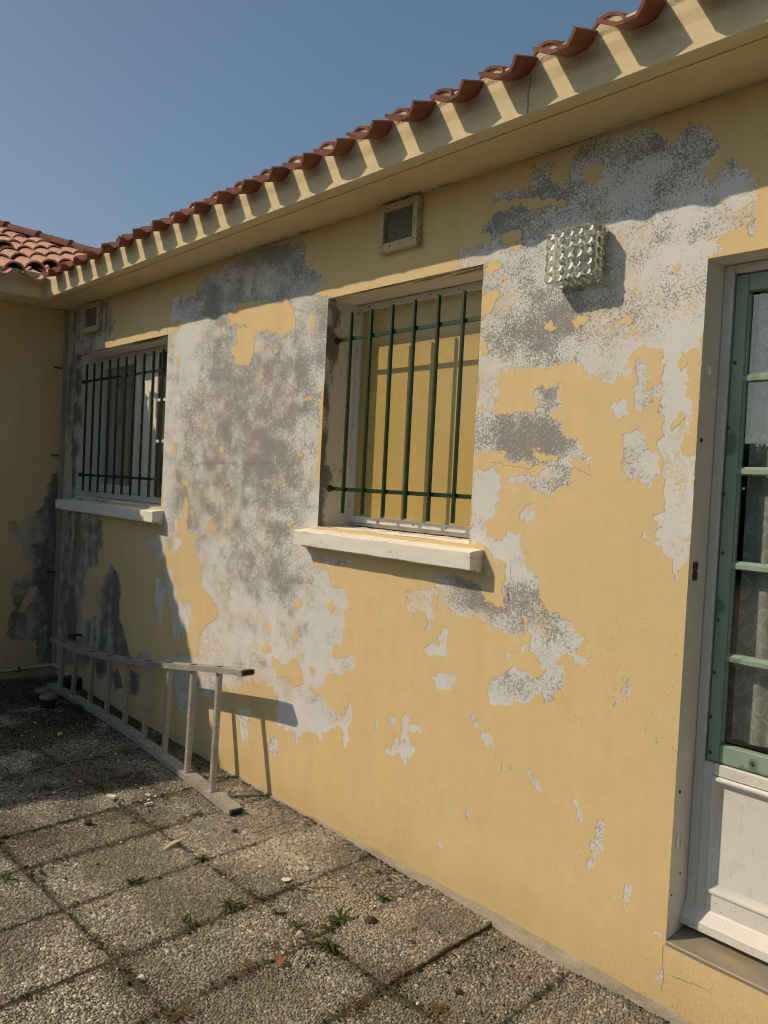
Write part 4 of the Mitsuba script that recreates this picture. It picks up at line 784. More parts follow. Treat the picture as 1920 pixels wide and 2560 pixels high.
# green glazed frame
yg0, yg1 = .1065, .142
zg0, zg1 = .7955, 2.2885
put(d + '__green_stile', box(xg, xgl, yg0, yg1, zg0, zg1, .003), 'mat_green_wood')
put(d + '__green_stile', box(xg1 - .04, xg1, yg0, yg1, zg0, zg1, .003), 'mat_green_wood')
put(d + '__green_rail', box(xgl, xg1 - .04, yg0 + .0006, yg1, zg0, .852, .003), 'mat_green_wood')
put(d + '__green_rail', box(xgl, xg1 - .04, yg0 + .0006, yg1, 2.236, zg1, .003), 'mat_green_wood')
zm = [.852, 1.120, 1.405, 1.693, 1.975, 2.236]
for z in zm[1:-1]:
    pr = [(yg0 + .002, z - .009), (yg0 + .002, z + .004), (yg0 + .012, z + .013), (yg1, z + .013), (yg1, z - .013), (yg0 + .012, z - .013)]
    put(d + '__glazing_bar', extrude_x(pr, xgl - .0005, xg1 - .0395), 'mat_green_wood')
for a, b in zip(zm[:-1], zm[1:]):
    put(d + '__pane', box(xgl - .003, xg1 - .037, .1230, .1245, a + .010, b - .010), 'mat_glass')
    put(d + '__putty', box(xgl - .0005, xgl + .006, yg0 + .006, .1228, a + .008, b - .008, .002), 'mat_green_wood')
for z in (2.27, 2.03, 1.84, 1.62, 1.43, 1.24, 1.05, .93, .815):
    nail(d + '__screw', xg + .010 + rnd.gauss(0, .003), yg0 - .001, z + rnd.gauss(0, .01), .0052, 'mat_rust', .004)
nail(d + '__screw', 5.425, yg0 - .001, .822, .006, 'mat_rust', .004)
# jamb fittings
for y, z, r in ((.026, .697, .0055), (.058, .434, .0032), (.014, .377, .0032), (.024, 1.781, .007)):
    c = trimesh.creation.cylinder(r, .003, sections=9); c.apply_transform(trimesh.transformations.rotation_matrix(math.pi / 2, [0, 1, 0])); c.apply_translation((5.246, y, z))
    put('house__door_jamb__hole', c, 'mat_rust')
put('house__door_jamb__clip', cat([box(5.2455, 5.249, .020, .046, .520, .566, .001), box(5.248, 5.256, .040, .046, .522, .560, .001)]), 'mat_white_plastic', label='small pale latch keeper low on the jamb')
put('house__door_jamb__clip', cat([box(5.2455, 5.252, .022, .050, 1.968, 2.012, .002), box(5.250, 5.262, .026, .036, 1.976, 2.004, .002)]), 'mat_white_plastic', label='white latch keeper on the jamb beside the glass')
put('house__door_jamb__bracket', cat([box(5.2455, 5.250, .022, .046, 1.352, 1.378, .001), box(5.2455, 5.250, .022, .046, 1.386, 1.408, .001), box(5.2455, 5.248, .026, .042, 1.378, 1.386)]), 'mat_rust')
tag('house__door_jamb', 'beige door jamb with old fittings')
th = extrude_x([(-.0022, .224), (-.0022, .234), (.002, .238), (.14, .262), (.25, .262), (.25, .224)], x0 + .0005, x1 - .0005)
put('house__threshold', rough(th, .002, 20, 9, .05), 'mat_stone', smooth=30, label='worn brown stone threshold')

lc = cat([curtain(5.325, 5.60, .86, 2.26, .176, .008, .085, 8, 70), curtain(5.61, 5.98, .86, 2.26, .180, .010, .09, 3, 90)])
put('lace_curtain', lc, 'mat_lace', smooth=True, label='pale lace curtain with leaf pattern behind the green door panes', cat='curtain')
rm = box(-.2, XE - .05, .27, 3.0, 0.2, 2.75); rm.invert()
rm = cat([box(.0, XE - .1, 2.95, 3.0, .1, 2.8), box(.0, .03, .26, 2.95, .1, 2.8), box(XE - .13, XE - .1, .26, 2.95, .1, 2.8), box(0, XE - .1, .26, 3.0, .08, .1), box(0, XE - .1, .26, 3.0, 2.78, 2.8)])
put('house__room', rm, 'mat_room', label='dark room behind the glass')
put('house__end_wall', box(XE - .0005, XE + .05, 0.0005, 3.2, 0, 2.9), 'mat_cream')
put('house__back_wall', box(-.2, XE, 3.05, 3.2, 0, 3.9), 'mat_cream')

# ---------------------------------------------------------------- wall lamp
L0, L1, LZ0, LZ1, LY = 4.696, 4.888, 2.310, 2.488, -.088
lamp = thing('wall_lamp', 'square bubbled glass wall lamp, silvery and gold, fixed beside the door', 'wall lamp')
shell = to_man(box(L0, L1, LY, -.012, LZ0, LZ1, .006)) - to_man(box(L0 + .010, L1 - .010, LY + .010, 0, LZ0 + .010, LZ1 - .010))
bub = []
nb = 5
sx, sz = (L1 - L0) / nb, (LZ1 - LZ0) / nb
def bubble(c, r, ax):
    s = trimesh.creation.icosphere(2, 1.0)
    sc = [r, r, r]; sc[ax] = r * .62
    s.apply_scale(sc); s.apply_translation(c)
    return to_man(s)
for i in range(nb):
    for j in range(nb):
        jx, jz = rnd.gauss(0, .0022), rnd.gauss(0, .0022)
        bub.append(bubble((L0 + (i + .5) * sx + jx, LY + .001, LZ0 + (j + .5) * sz + jz), .0152 + rnd.gauss(0, .0016), 1))
for k in range(3):
    yy = LY + .014 + k * .025
    for j in range(nb):
        for X in (L0 + .001, L1 - .001):
            bub.append(bubble((X, yy, LZ0 + (j + .5) * sz + rnd.gauss(0, .001)), .0118, 0))
    for i in range(nb):
        for Z in (LZ0 + .001, LZ1 - .001):
            bub.append(bubble((L0 + (i + .5) * sx + rnd.gauss(0, .001), yy, Z), .0118, 2))
shell = manifold3d.Manifold.batch_boolean([shell] + bub, manifold3d.OpType.Add) - to_man(box(L0 + .010, L1 - .010, LY + .010, 0, LZ0 + .010, LZ1 - .010))
put(lamp + '__glass_shade', to_tm(shell), 'mat_lamp_glass', smooth=40)
put(lamp + '__base_plate', box(L0 + .022, L1 - .022, -.012, -.0017, LZ0 + .022, LZ1 - .022, .003), 'mat_gold')
inner = [box(L0 + .016, L1 - .016, -.0165, -.0125, LZ0 + .016, LZ1 - .016, .001)]
for i in range(nb):
    for j in range(nb):
        s = trimesh.creation.icosphere(1, .013); s.apply_scale((1, .5, 1)); s.apply_translation((L0 + (i + .5) * sx, -.018, LZ0 + (j + .5) * sz)); inner.append(s)
put(lamp + '__reflector', cat(inner), 'mat_silver', smooth=40)
bl = trimesh.creation.icosphere(3, .026); bl.apply_scale((1, .8, 1.25)); bl.apply_translation(((L0 + L1) / 2, -.048, (LZ0 + LZ1) / 2))
put(lamp + '__bulb', bl, 'mat_silver', smooth=True)

# ---------------------------------------------------------------- vents under the eave
def vent(x0, x1, z0, z1, label, seed):
    v = thing('wall_vent', label, 'vent')
    f = .031
    for b in (box(x0, x0 + f, -.032, -.0018, z0, z1, .002), box(x1 - f, x1, -.032, -.0018, z0, z1, .002), box(x0 + f, x1 - f, -.0315, -.0018, z1 - f, z1, .002), box(x0 + f, x1 - f, -.0315, -.0018, z0, z0 + f + .008, .002)):
        put(v + '__frame', rough(b, .0010, 40, seed, .03), 'mat_vent_wood')
    put(v + '__gauze', box(x0 + f, x1 - f, -.014, -.0018, z0 + f, z1 - f), 'mat_dark_mesh')
    n = 11
    for k in range(n):
        z = z0 + f + .012 + (z1 - z0 - 2 * f - .016) * (k + .5) / n
        put(v + '__louvre', box(x0 + f + .022, x1 - f - .002, -.0165, -.0145, z, z + .0045), 'mat_slat')
    for a, b in ((.02, .1), (.02, .9), (.98, .45), (.98, .53), (.98, .1), (.3, .06), (.6, .06), (.45, .97), (.2, .96), (.8, .97)):
        nail(v + '__screw', x0 + .012 + (x1 - x0 - .024) * a, -.032, z0 + .012 + (z1 - z0 - .024) * b, .0035, 'mat_rust', .003)
vent(3.727, 3.972, 2.590, 2.792, 'square cream framed vent with gauze above the window with the yellow board', 3)
vent(.385, .668, 2.588, 2.790, 'square weathered vent above the shaded window near the corner', 8)

# ---------------------------------------------------------------- ladder lying on its edge along the wall
lad = thing('ladder', 'aluminium ladder lying on its edge against the foot of the wall', 'ladder')
bot = [(.40, -.165), (.67, -.165), (1.2, -.156), (1.66, -.163), (1.968, -.181), (2.284, -.205), (2.595, -.228), (2.905, -.252), (3.165, -.273)]
bx = np.linspace(.40, 3.165, 24)
by = np.interp(bx, [q[0] for q in bot], [q[1] for q in bot])
tx = [.38, .58, .844, 1.115, 1.378, 1.663, 1.952, 2.234, 2.513, 2.795, 3.068]
tz = [.338, .338, .342, .364, .388, .421, .465, .508, .552, .597, .640]
ty = [-.15, -.15, -.15, -.15, -.15, -.155, -.16, -.165, -.17, -.175, -.180]
ux = np.linspace(.38, 3.068, 26)
uz, uy = np.interp(ux, tx, tz), np.interp(ux, tx, ty)
uz = ndimage.gaussian_filter1d(uz, 1.0, mode='nearest')
put(lad + '__rail', bar_along(np.stack([bx, by, bx * 0 + .0165], 1), .068, .026), 'mat_alu', smooth=30)
put(lad + '__rail', bar_along(np.stack([ux, uy, uz + .012], 1), .068, .026), 'mat_alu', smooth=30)
for pts_, top_ in ((np.stack([bx, by, bx * 0 + .0165], 1), 1), (np.stack([ux, uy, uz + .012], 1), 1)):
    for s_ in (-1, 1):
        put(lad + '__rail_lip', bar_along(pts_ + [0, s_ * .0315, .0142], .0055, .0034), 'mat_alu')
rungs = [((2.905, -.252), (2.795, -.175, .597)), ((2.595, -.227), (2.513, -.17, .552)), ((2.284, -.205), (2.234, -.165, .508)), ((1.968, -.180), (1.952, -.16, .465)), ((1.66, -.163), (1.663, -.155, .421)), ((1.372, -.158), (1.378, -.15, .388)), ((1.09, -.157), (1.10, -.15, .364)), ((.80, -.163), (.82, -.15, .342)), ((.56, -.165), (.57, -.15, .338))]
for (b, t) in rungs:
    p0, p1 = np.array([b[0], b[1], .0295]), np.array([t[0], t[1], float(np.interp(t[0], ux, uz))])
    ax = (p1 - p0) / np.linalg.norm(p1 - p0)
    e1 = np.array([1, 0, 0]) - ax * ax[0]; e1 /= np.linalg.norm(e1)
    e2 = np.cross(ax, e1)
    oct_ = [(.0145, .010), (.010, .0145), (-.010, .0145), (-.0145, .010), (-.0145, -.010), (-.010, -.0145), (.010, -.0145), (.0145, -.010)]
    rm_ = [hull([q + a * e1 + c * e2 for q in (p0, p1) for a, c in oct_])]
    for q, s in ((p0, 1), (p1, -1)):
        rm_.append(hull([q + s * ax * k + w_ * (a * e1 + c * e2) for k, w_ in ((-.002, 1.42), (.003, 1.38), (.0055, 1.1)) for a, c in oct_]))
    put(lad + '__rung', cat(rm_), 'mat_alu')
    put(lad + '__rung_end', box(p1[0] - .014, p1[0] + .014, p1[1] - .018, p1[1] + .018, float(np.interp(p1[0], ux, uz)) + .0235, float(np.interp(p1[0], ux, uz)) + .0275, .001), 'mat_rust')
for (x, y, z, tl) in ((3.165, -.273, .0165, 0), (3.068, -.18, .652, 9)):
    rb = [box(x - .012, x + .010, y - .0325, y + .0325, z - .0115, z + .0115, .003)] + [box(x + .009, x + .014, y - .032 + k * .0085, y - .0275 + k * .0085, z - .012, z + .012) for k in range(8)]
    put(lad + '__end_plug', cat(rb), 'mat_black', label='ribbed black plastic end plug')
put('wall_hook', cat([box(.50, .53, -.10, -.0017, .385, .40, .002), box(.51, .62, -.11, -.085, .383, .402, .003)]), 'mat_black', label='black iron hook on the wall just above the far end of the ladder', cat='hook')
jb = [box(.44, .56, -.10, -.002, .0, .085, .006), box(.46, .54, -.105, -.09, .03, .06, .003)]
put('junction_box', cat(jb), 'mat_black', label='small black box at the wall foot behind the far rungs of the ladder', cat='box')

# ---------------------------------------------------------------- pipes in the corner
pp = thing('pipe', 'thin cream pipe running along the foot of the shaded side wall', 'pipe')
put(pp + '__run', tube([(.020, WEND, .064), (.020, -.6, .064), (.020, -.10, .074), (.022, -.045, .077), (.032, -.026, .078), (.06, -.020, .076), (.22, -.019, .070)], .0105, 10), 'mat_pvc', smooth=50)
for y in (-.28, -1.1, -2.0):
    put(pp + '__clip', box(.0015, .034, y - .008, y + .008, .048, .084, .002), 'mat_rust')
fil = rough(box(.0016, .030, -.030, -.0016, .0, 2.80), .004, 12, 6, .05)
put('house__corner_fillet', fil, 'mat_duct', smooth=50, label='mildewed plaster strip in the corner')
for z in (2.363, 1.695, .80):
    put('house__wing_wall__hook', box(.0015, .030, -.095, -.040, z - .004, z + .004, .001), 'mat_rust')
for n_, (x, y, s) in enumerate(((.905, -.365, 1.0), (.715, -.335, .95))):
    lid = thing('drain_cap', ('grey round cap with concentric rings standing at the ladder end, the nearer of two', 'grey round cap in the dark corner, the farther of two by the ladder end')[n_], 'drain cap', 'drain caps in the corner')
    prof = [(0, .086), (.020, .086), (.022, .080), (.031, .080), (.034, .088), (.044, .088), (.047, .079), (.054, .079), (.058, .072), (.058, .060), (0, .060)]
    put(lid + '__lid', (lambda m: (m.apply_scale(s), m.apply_translation((x, y, 0)), m)[2])(trimesh.creation.revolve(prof, sections=28)), 'mat_cap')
    put(lid + '__collar', (lambda m: (m.apply_scale(s), m.apply_translation((x, y, 0)), m)[2])(trimesh.creation.revolve([(0, .062), (.050, .062), (.048, -.01), (0, -.01)], sections=24)), 'mat_black')

# ---------------------------------------------------------------- the ground
R_ = 400.0
gm = trimesh.Trimesh([[-R_, -R_, -.030], [R_, -R_, -.030], [R_, R_, -.030], [-R_, R_, -.030]], [[0, 1, 2], [0, 2, 3]], process=False)
put('ground', gm, 'mat_ground', kind='structure', label='dry earth beyond the terrace')
tag('patio', 'terrace of washed pebble slabs with dark mossy joints', None, None, 'structure')
gx, gy = np.meshgrid(np.linspace(-.1, 9, 183), np.linspace(-5.4, .03, 110), indexing='ij')
gz = None
COLS = [-.52, -.16, .20, .56, .92, 1.28, 1.64, 2.00, 2.36, 2.72, 3.06, 3.455, 3.865, 4.21, 4.57, 4.93, 5.29, 5.65, 6.01, 6.37, 6.73, 7.09, 7.45, 7.81, 8.17]
ROWS = [0.0, -.60, -1.20, -1.80, -2.40, -3.0, -3.6, -4.2, -4.8]
def knot(i, j):
    y = ROWS[j]
    x = COLS[i] - .10 * y
    return np.array([x, min(y + .04 * (x - 4.3) * (j > 0), -.002)])

def dirt(x, y):
    """how much black moss and dirt lies at a place of the terrace, 0 to 1"""
    q = np.stack([x, y, x * 0], -1)
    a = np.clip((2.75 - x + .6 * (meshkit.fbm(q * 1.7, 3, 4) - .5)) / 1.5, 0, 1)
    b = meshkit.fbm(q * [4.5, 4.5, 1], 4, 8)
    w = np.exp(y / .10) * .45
    spot = 0
    for cx, cy, r, s in ((2.62, -.62, .20, .8), (2.45, -.42, .16, .7), (2.75, -.75, .14, .8), (4.75, -.35, .16, .55), (4.62, -.50, .12, .5), (4.32, -.60, .10, .35), (3.95, -1.2, .12, .3), (2.85, -1.15, .18, .3), (4.55, -.15, .12, .3)):
        spot = spot + s * np.exp(-((x - cx) ** 2 + (y - cy) ** 2) / r ** 2)
    u = x + .10 * y
    ju = np.min(np.abs(u[..., None] - np.array(COLS)), -1)
    jv = np.min(np.abs((y - .04 * (x - 4.3) * (y < -.2))[..., None] - np.array(ROWS)), -1)
    jn = np.exp(-(np.minimum(ju, jv) / .020) ** 2) * np.clip((meshkit.fbm(q * [8, 8, 1], 3, 15) - .30) * 3.2, 0, 1)
    a = np.maximum(a, 1.0 * jn)
    return np.clip(a * np.clip((b - .25) * 6, 0, 1) + (w + spot) * np.clip((b - .30) * 3, 0, 1), 0, 1)

def pale(x, y):
    """chalky film of fallen paint"""
    q = np.stack([x, y, x * 0], -1)
    s = 0
    for cx, cy, rx, ry, w in ((3.05, -.45, .45, .22, .9), (3.7, -.30, .5, .22, .6), (4.25, -.38, .35, .18, .55), (2.3, -.35, .5, .22, .7), (4.55, -.45, .3, .2, .35), (1.6, -.45, .5, .3, .5)):
        s = s + w * np.exp(-((x - cx) / rx) ** 2 - ((y - cy) / ry) ** 2)
    return np.clip(s * np.clip((meshkit.fbm(q * 6, 4, 19) - .38) * 4, 0, 1), 0, 1)

gz = -.0042 + .006 * (meshkit.fbm(np.stack([gx * 13, gy * 13, gx * 0], -1), 3, 2) - .5) + .0030 * dirt(gx, gy)
k = np.arange(183 * 110).reshape(183, 110)
put('patio__joint_bed', trimesh.Trimesh(np.stack([gx, gy, gz], -1).reshape(-1, 3), np.vstack([np.stack([k[:-1, :-1], k[1:, :-1], k[1:, 1:]], -1).reshape(-1, 3), np.stack([k[:-1, :-1], k[1:, 1:], k[:-1, 1:]], -1).reshape(-1, 3)]), process=False), 'mat_soil')
# one low dome: ring at the bed, ring higher up, tip
ang = np.arange(6) * math.pi / 3
dome = np.vstack([np.stack([np.cos(ang), np.sin(ang), ang * 0], 1), np.stack([.74 * np.cos(ang + .2), .74 * np.sin(ang + .2), ang * 0 + .68], 1), [[0, 0, 1.0]]])
df = []
for i in range(6):
    j = (i + 1) % 6
    df += [[i, j, 6 + j], [i, 6 + j, 6 + i], [6 + i, 6 + j, 12]]
df = np.array(df)

def pebbles(P, zt, plane):
    n = len(P)
    r = .0058 * np.exp(rg.normal(0, .24, n))
    asp = 1 + .55 * rg.random(n)
    th = rg.random(n) * math.pi
    h = .0032 + .0040 * rg.random(n)
    c, s = np.cos(th), np.sin(th)
    lx, ly = dome[None, :, 0] * (r * asp)[:, None], dome[None, :, 1] * (r / asp ** .4)[:, None]
    X = P[:, :1] + c[:, None] * lx - s[:, None] * ly
    Y = P[:, 1:2] + s[:, None] * lx + c[:, None] * ly
    tl = rg.normal(0, .16, (n, 2))
    Z = plane(P)[:, None] + zt + dome[None, :, 2] * h[:, None] + tl[:, :1] * lx * (dome[None, :, 2] > 0) + tl[:, 1:] * ly * (dome[None, :, 2] > 0)
    t = rg.random(n)[:, None]
    u = rg.random(n)[:, None]
    col = (1 - t) * np.array([.20, .185, .150]) + t * np.array([.43, .405, .335])
    col = np.where(u < .07, [.58, .555, .48], np.where(u > .94, [.30, .225, .155], np.where((u > .82), [.18, .175, .165], col)))
    d = dirt(P[:, 0], P[:, 1])[:, None]
    pl = pale(P[:, 0], P[:, 1])[:, None]
    col = col * (1 - .55 * pl) + .55 * pl * np.array([.55, .515, .43])
    patch = meshkit.fbm(np.stack([P[:, 0] * 2.2, P[:, 1] * 2.2, P[:, 0] * 0], 1), 3, 77)[:, None]
    col = col * (.62 + .76 * patch)
    dust = np.clip((meshkit.fbm(np.stack([P[:, 0] * 3.4, P[:, 1] * 3.4, P[:, 0] * 0 + 4], 1), 4, 55)[:, None] - .46) * 3.5, 0, .6)
    col = col * (1 - dust) + dust * np.array([.150, .134, .105])
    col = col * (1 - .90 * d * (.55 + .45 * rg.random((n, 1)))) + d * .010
    col = np.clip(col * np.array([1.0, .995, .955]), 0.006, .9)
    f = (df[None] + (np.arange(n) * 13)[:, None, None]).reshape(-1, 3)
    return trimesh.Trimesh(np.stack([X, Y, Z], -1).reshape(-1, 3), f, process=False), np.repeat(col, 13, 0)

np_ = 0
for j in range(len(ROWS) - 1):
    for i in range(len(COLS) - 1):
        q = np.array([knot(i, j), knot(i, j + 1), knot(i + 1, j + 1), knot(i + 1, j)])
        if q[:, 0].max() < .02 or q[:, 0].min() > 8.1:
            continue
        q[:, 0] = np.maximum(q[:, 0], .004)
        poly = sg.Polygon(q).buffer(-.0035 - .004 * rnd.random(), join_style=2)
        if poly.is_empty or poly.area < .01:
            continue
        c = np.array(poly.centroid.coords[0])
        raise_ = .010 if (i, j) == (13, 0) else 0.0
        z0, ta, tb = rnd.gauss(0, .0008) + raise_, rnd.gauss(0, .0022), rnd.gauss(0, .0018)
        plane = lambda P, c=c, z0=z0, ta=ta, tb=tb: z0 + ta * (P[:, 0] - c[0]) + tb * (P[:, 1] - c[1])
        rr = poly.buffer(-.006).buffer(.006, quad_segs=2).segmentize(.045)
        ex = np.array(rr.exterior.coords)[:-1]
        ex = ex + .0065 * (np.stack([meshkit.fbm(np.stack([ex[:, 0] * 31, ex[:, 1] * 31, ex[:, 0] * 0 + s], 1), 2, 5) for s in (0, 9)], 1) - .5) * 2
        n = len(ex)
        inn = c + (ex - c) * .988
        V = np.vstack([np.column_stack([inn, plane(inn) - .003]), np.column_stack([ex, plane(ex) - .007]), np.column_stack([ex, plane(ex) - .045]), [[c[0], c[1], z0 - .003]]])
        k = np.arange(n); k1 = (k + 1) % n
        Fp = np.vstack([np.stack([k, k1, k * 0 + 3 * n], 1)] + [np.vstack([np.stack([k + r * n, k + (r + 1) * n, k1 + (r + 1) * n], 1), np.stack([k + r * n, k1 + (r + 1) * n, k1 + r * n], 1)]) for r in (0, 1)])
        m = trimesh.Trimesh(V, Fp, process=False)
        if m.face_normals[0][2] < 0:
            m.invert()
        key = put('patio__paver', m, 'mat_slab')
        # only where the camera, or a step beside it, could see the pebbles
        if c[0] > 5.75 or c[1] < -2.25 or (c[0] > 4.9 and c[1] < -1.3):
            continue
        s = .0112
        a, b, cc, dd_ = poly.bounds
        gx_, gy_ = np.meshgrid(np.arange(a, cc, s), np.arange(b, dd_, s * .866), indexing='ij')
        gx_ = gx_ + (np.arange(gx_.shape[1]) % 2)[None] * s / 2
        P = np.stack([gx_.ravel(), gy_.ravel()], 1) + rg.normal(0, .0022, (gx_.size, 2))
        P = P[shapely.contains_xy(poly.buffer(-.0005), P[:, 0], P[:, 1])]
        P = P[rg.random(len(P)) > .05 + .30 * dirt(P[:, 0], P[:, 1])]
        pm, col = pebbles(P, -.0042, plane)
        put(key + '__pebbles', pm, 'mat_pebble', smooth=True, color=col, kind='stuff')

# ---------------------------------------------------------------- growth and litter
def blade(base, az, L, w, lean, curl, n=4, fold=.25):
    """one tapering leaf: a strip with a keel"""
    d = np.array([math.cos(az), math.sin(az), 0]); s = np.array([-d[1], d[0], 0])
    V = []
    for k in range(n + 1):
        t = k / n
        el = lean - curl * t
        p = base + d * (L * t * math.cos(max(el, -.2))) + np.array([0, 0, 1]) * (L * t * math.sin(el) * (1 - .25 * t))
        ww = w * (0.45 + 1.1 * t - 1.5 * t ** 3.2) if k < n else w * .04
        V += [p - s * ww + [0, 0, fold * ww], p, p + s * ww + [0, 0, fold * ww]]
    F_ = []
    for k in range(n):
        a = 3 * k
        F_ += [[a, a + 1, a + 4], [a, a + 4, a + 3], [a + 1, a + 2, a + 5], [a + 1, a + 5, a + 4]]
    return np.array(V), np.array(F_)

def plant_mesh(x, y, n, L, w, kind, r):
    V, F_, C, at = [], [], [], 0
    for i in range(n):
        az = 2 * math.pi * (i / n) + r.gauss(0, .35)
        if kind == 'rosette':
            v, f = blade(np.array([x + r.gauss(0, .003), y + r.gauss(0, .003), .001]), az, L * r.uniform(.55, 1.15), w * r.uniform(.7, 1.2), r.uniform(.25, 1.0), r.uniform(.2, .7))
            c = np.array([.085, .122, .040]) * r.uniform(.5, 1.2) + np.array([.02, .01, 0]) * r.random()
        elif kind == 'tuft':
            v, f = blade(np.array([x + r.gauss(0, .012), y + r.gauss(0, .012), -.002]), az, L * r.uniform(.5, 1.2), w * r.uniform(.6, 1.2), r.uniform(.7, 1.45), r.uniform(.1, .8))
            c = np.array([.065, .115, .028]) * r.uniform(.6, 1.3)
        else:
            v, f = blade(np.array([x + r.gauss(0, .012), y + r.gauss(0, .011), -.003]), az, L * r.uniform(.4, 1.2), w * r.uniform(.6, 1.2), r.uniform(.15, 1.3), r.uniform(.0, .9), 3)
            c = np.array([.20, .145, .065]) * r.uniform(.5, 1.2)
        V.append(v); F_.append(f + at); C.append(np.tile(c, (len(v), 1))); at += len(v)
    return trimesh.Trimesh(np.vstack(V), np.vstack(F_), process=False), np.vstack(C)

PL = [(3.068, -.42, 'rosette', 14, .055, .0045, 'green weed rosette right in front of the near end of the ladder'),
      (3.085, -.485, 'tuft', 12, .040, .003, 'thin grass tuft a hand left of the ladder foot in the sun'),
      (3.500, -.638, 'rosette', 17, .062, .0055, 'broad green weed left of the white leaf, in the middle of the terrace'),
      (3.534, -.944, 'rosette', 15, .060, .006, 'green weed with one upright leaf in the joint at lower left'),
      (3.921, -.916, 'tuft', 22, .060, .0028, 'light green grass tuft growing in the joint below the upright weed'),
      (3.904, -.730, 'rosette', 20, .085, .0055, 'tall spiky green weed in the middle of the slabs'),
      (3.262, -1.199, 'tuft', 16, .045, .003, 'small grass tuft near the left edge, right one of two'),
      (3.241, -1.320, 'tuft', 18, .050, .0032, 'small grass tuft cut by the left edge of the picture'),
      (3.114, -.622, 'rosette', 9, .040, .004, 'tiny weed between the white chip and the ladder foot'),
      (2.480, -.641, 'tuft', 16, .050, .003, 'grass tuft in the black moss beside the white chip'),
      (2.374, -.882, 'tuft', 20, .055, .003, 'grass tuft at the edge of the shade on the far left'),
      (3.163, -.894, 'tuft', 12, .035, .003, 'low yellowish tuft on the left slabs in the sun'),
      (1.089, -.200, 'rosette', 22, .140, .007, 'leafy weed growing against the ladder in the shade'),
      (4.224, -.461, 'rosette', 24, .085, .0060, 'large green weed rosette beside the brown clod'),
      (4.260, -.540, 'rosette', 14, .055, .0050, 'small weed at the foot of the large rosette'),
      (4.333, -.600, 'rosette', 26, .065, .0050, 'dense green weed where two joints cross, below the large rosette'),
      (4.186, -.228, 'rosette', 15, .060, .0050, 'star-shaped green weed on the pale slab close to the wall'),
      (4.425, -.298, 'tuft', 12, .045, .003, 'thin grass tuft on the slab right of the clod'),
      (4.152, -.609, 'tuft', 18, .055, .0035, 'dark green tuft left of the two weeds at the joint crossing'),
      (3.982, -1.184, 'dry', 26, .050, .0022, 'dry straw tuft at the joint crossing in the lower left'),
      (4.382, -1.173, 'dry', 34, .060, .0026, 'dry grass tuft at the bottom edge of the picture'),
      (4.280, -.893, 'dry', 26, .060, .0024, 'dry straw tuft standing in the long joint at the bottom'),
      (3.839, -.616, 'dry', 18, .075, .0020, 'dry upright stalks above the spiky weed'),
      (4.590, -.481, 'dry', 24, .075, .0022, 'dry yellow tuft at the end of the dark open joint'),
      (4.656, -.737, 'dry', 34, .055, .0028, 'mossy dry tuft in the joint at the bottom centre'),
      (4.608, -.544, 'dry', 22, .050, .0024, 'matted dry tuft at the crossing below the yellow tuft'),
      (4.826, -.556, 'dry', 34, .070, .0026, 'reddish dry tuft at the bottom edge right of centre'),
      (4.257, -.689, 'dry', 14, .045, .002, 'few dry straws left of the brown leaf'),
      (4.227, -.764, 'dry', 20, .060, .0022, 'dry straw tuft behind the brown leaf')]
for i, (x, y, kd, n, L, w, lb) in enumerate(PL):
    r = random.Random(100 + i)
    m, c = plant_mesh(x, y, n, L * .85, w, kd, r)
    put('weed' if kd != 'dry' else 'dry_tuft', m, 'mat_leaf', color=c, label=lb, cat='weed' if kd != 'dry' else 'dry grass', group='weeds in the slab joints' if kd != 'dry' else 'dry tufts in the slab joints')

# low moss and grass in the joints
V, F_, C, at = [], [], [], 0
r = random.Random(5)
for i in range(len(COLS)):
    for j in range(len(ROWS)):
        a = knot(i, j)
        for b in ([knot(i + 1, j)] if i + 1 < len(COLS) and j > 0 else []) + ([knot(i, j + 1)] if j + 1 < len(ROWS) else []):
            mid = (a + b) / 2
            if not (1.0 < mid[0] < 5.4 and mid[1] > -2.0):
                continue
            n = int(np.linalg.norm(b - a) * 1200)
            ph = r.random() * 50
            ts = np.array([r.random() for _ in range(n)])
            ps = a[None] + (b - a)[None] * ts[:, None]
            dns = meshkit.fbm(np.column_stack([ps * 5 + [ph, 0], np.full(n, 3.0)]), 3, 12)
            gs = meshkit.noise(np.column_stack([ps * 2.5, np.full(n, 8.0)]), 2)
            for k in range(n):
                p, dens, g = ps[k], dns[k], gs[k]
                if dens < .44 + .1 * r.random():
                    continue
                v, f = blade(np.array([p[0] + r.gauss(0, .011), p[1] + r.gauss(0, .011), -.007]), r.random() * 6.28, r.uniform(.008, .026), r.uniform(.0008, .0018), r.uniform(.2, 1.4), r.uniform(0, .8), 2)
                c = (np.array([.060, .080, .024]) if g > .5 else np.array([.150, .112, .058])) * r.uniform(.5, 1.4)
                V.append(v); F_.append(f + at); C.append(np.tile(c, (len(v), 1))); at += len(v)
put('joint_moss', trimesh.Trimesh(np.vstack(V), np.vstack(F_), process=False), 'mat_leaf', color=np.vstack(C), kind='stuff', label='short moss and grass filling the joints between the slabs', cat='moss')

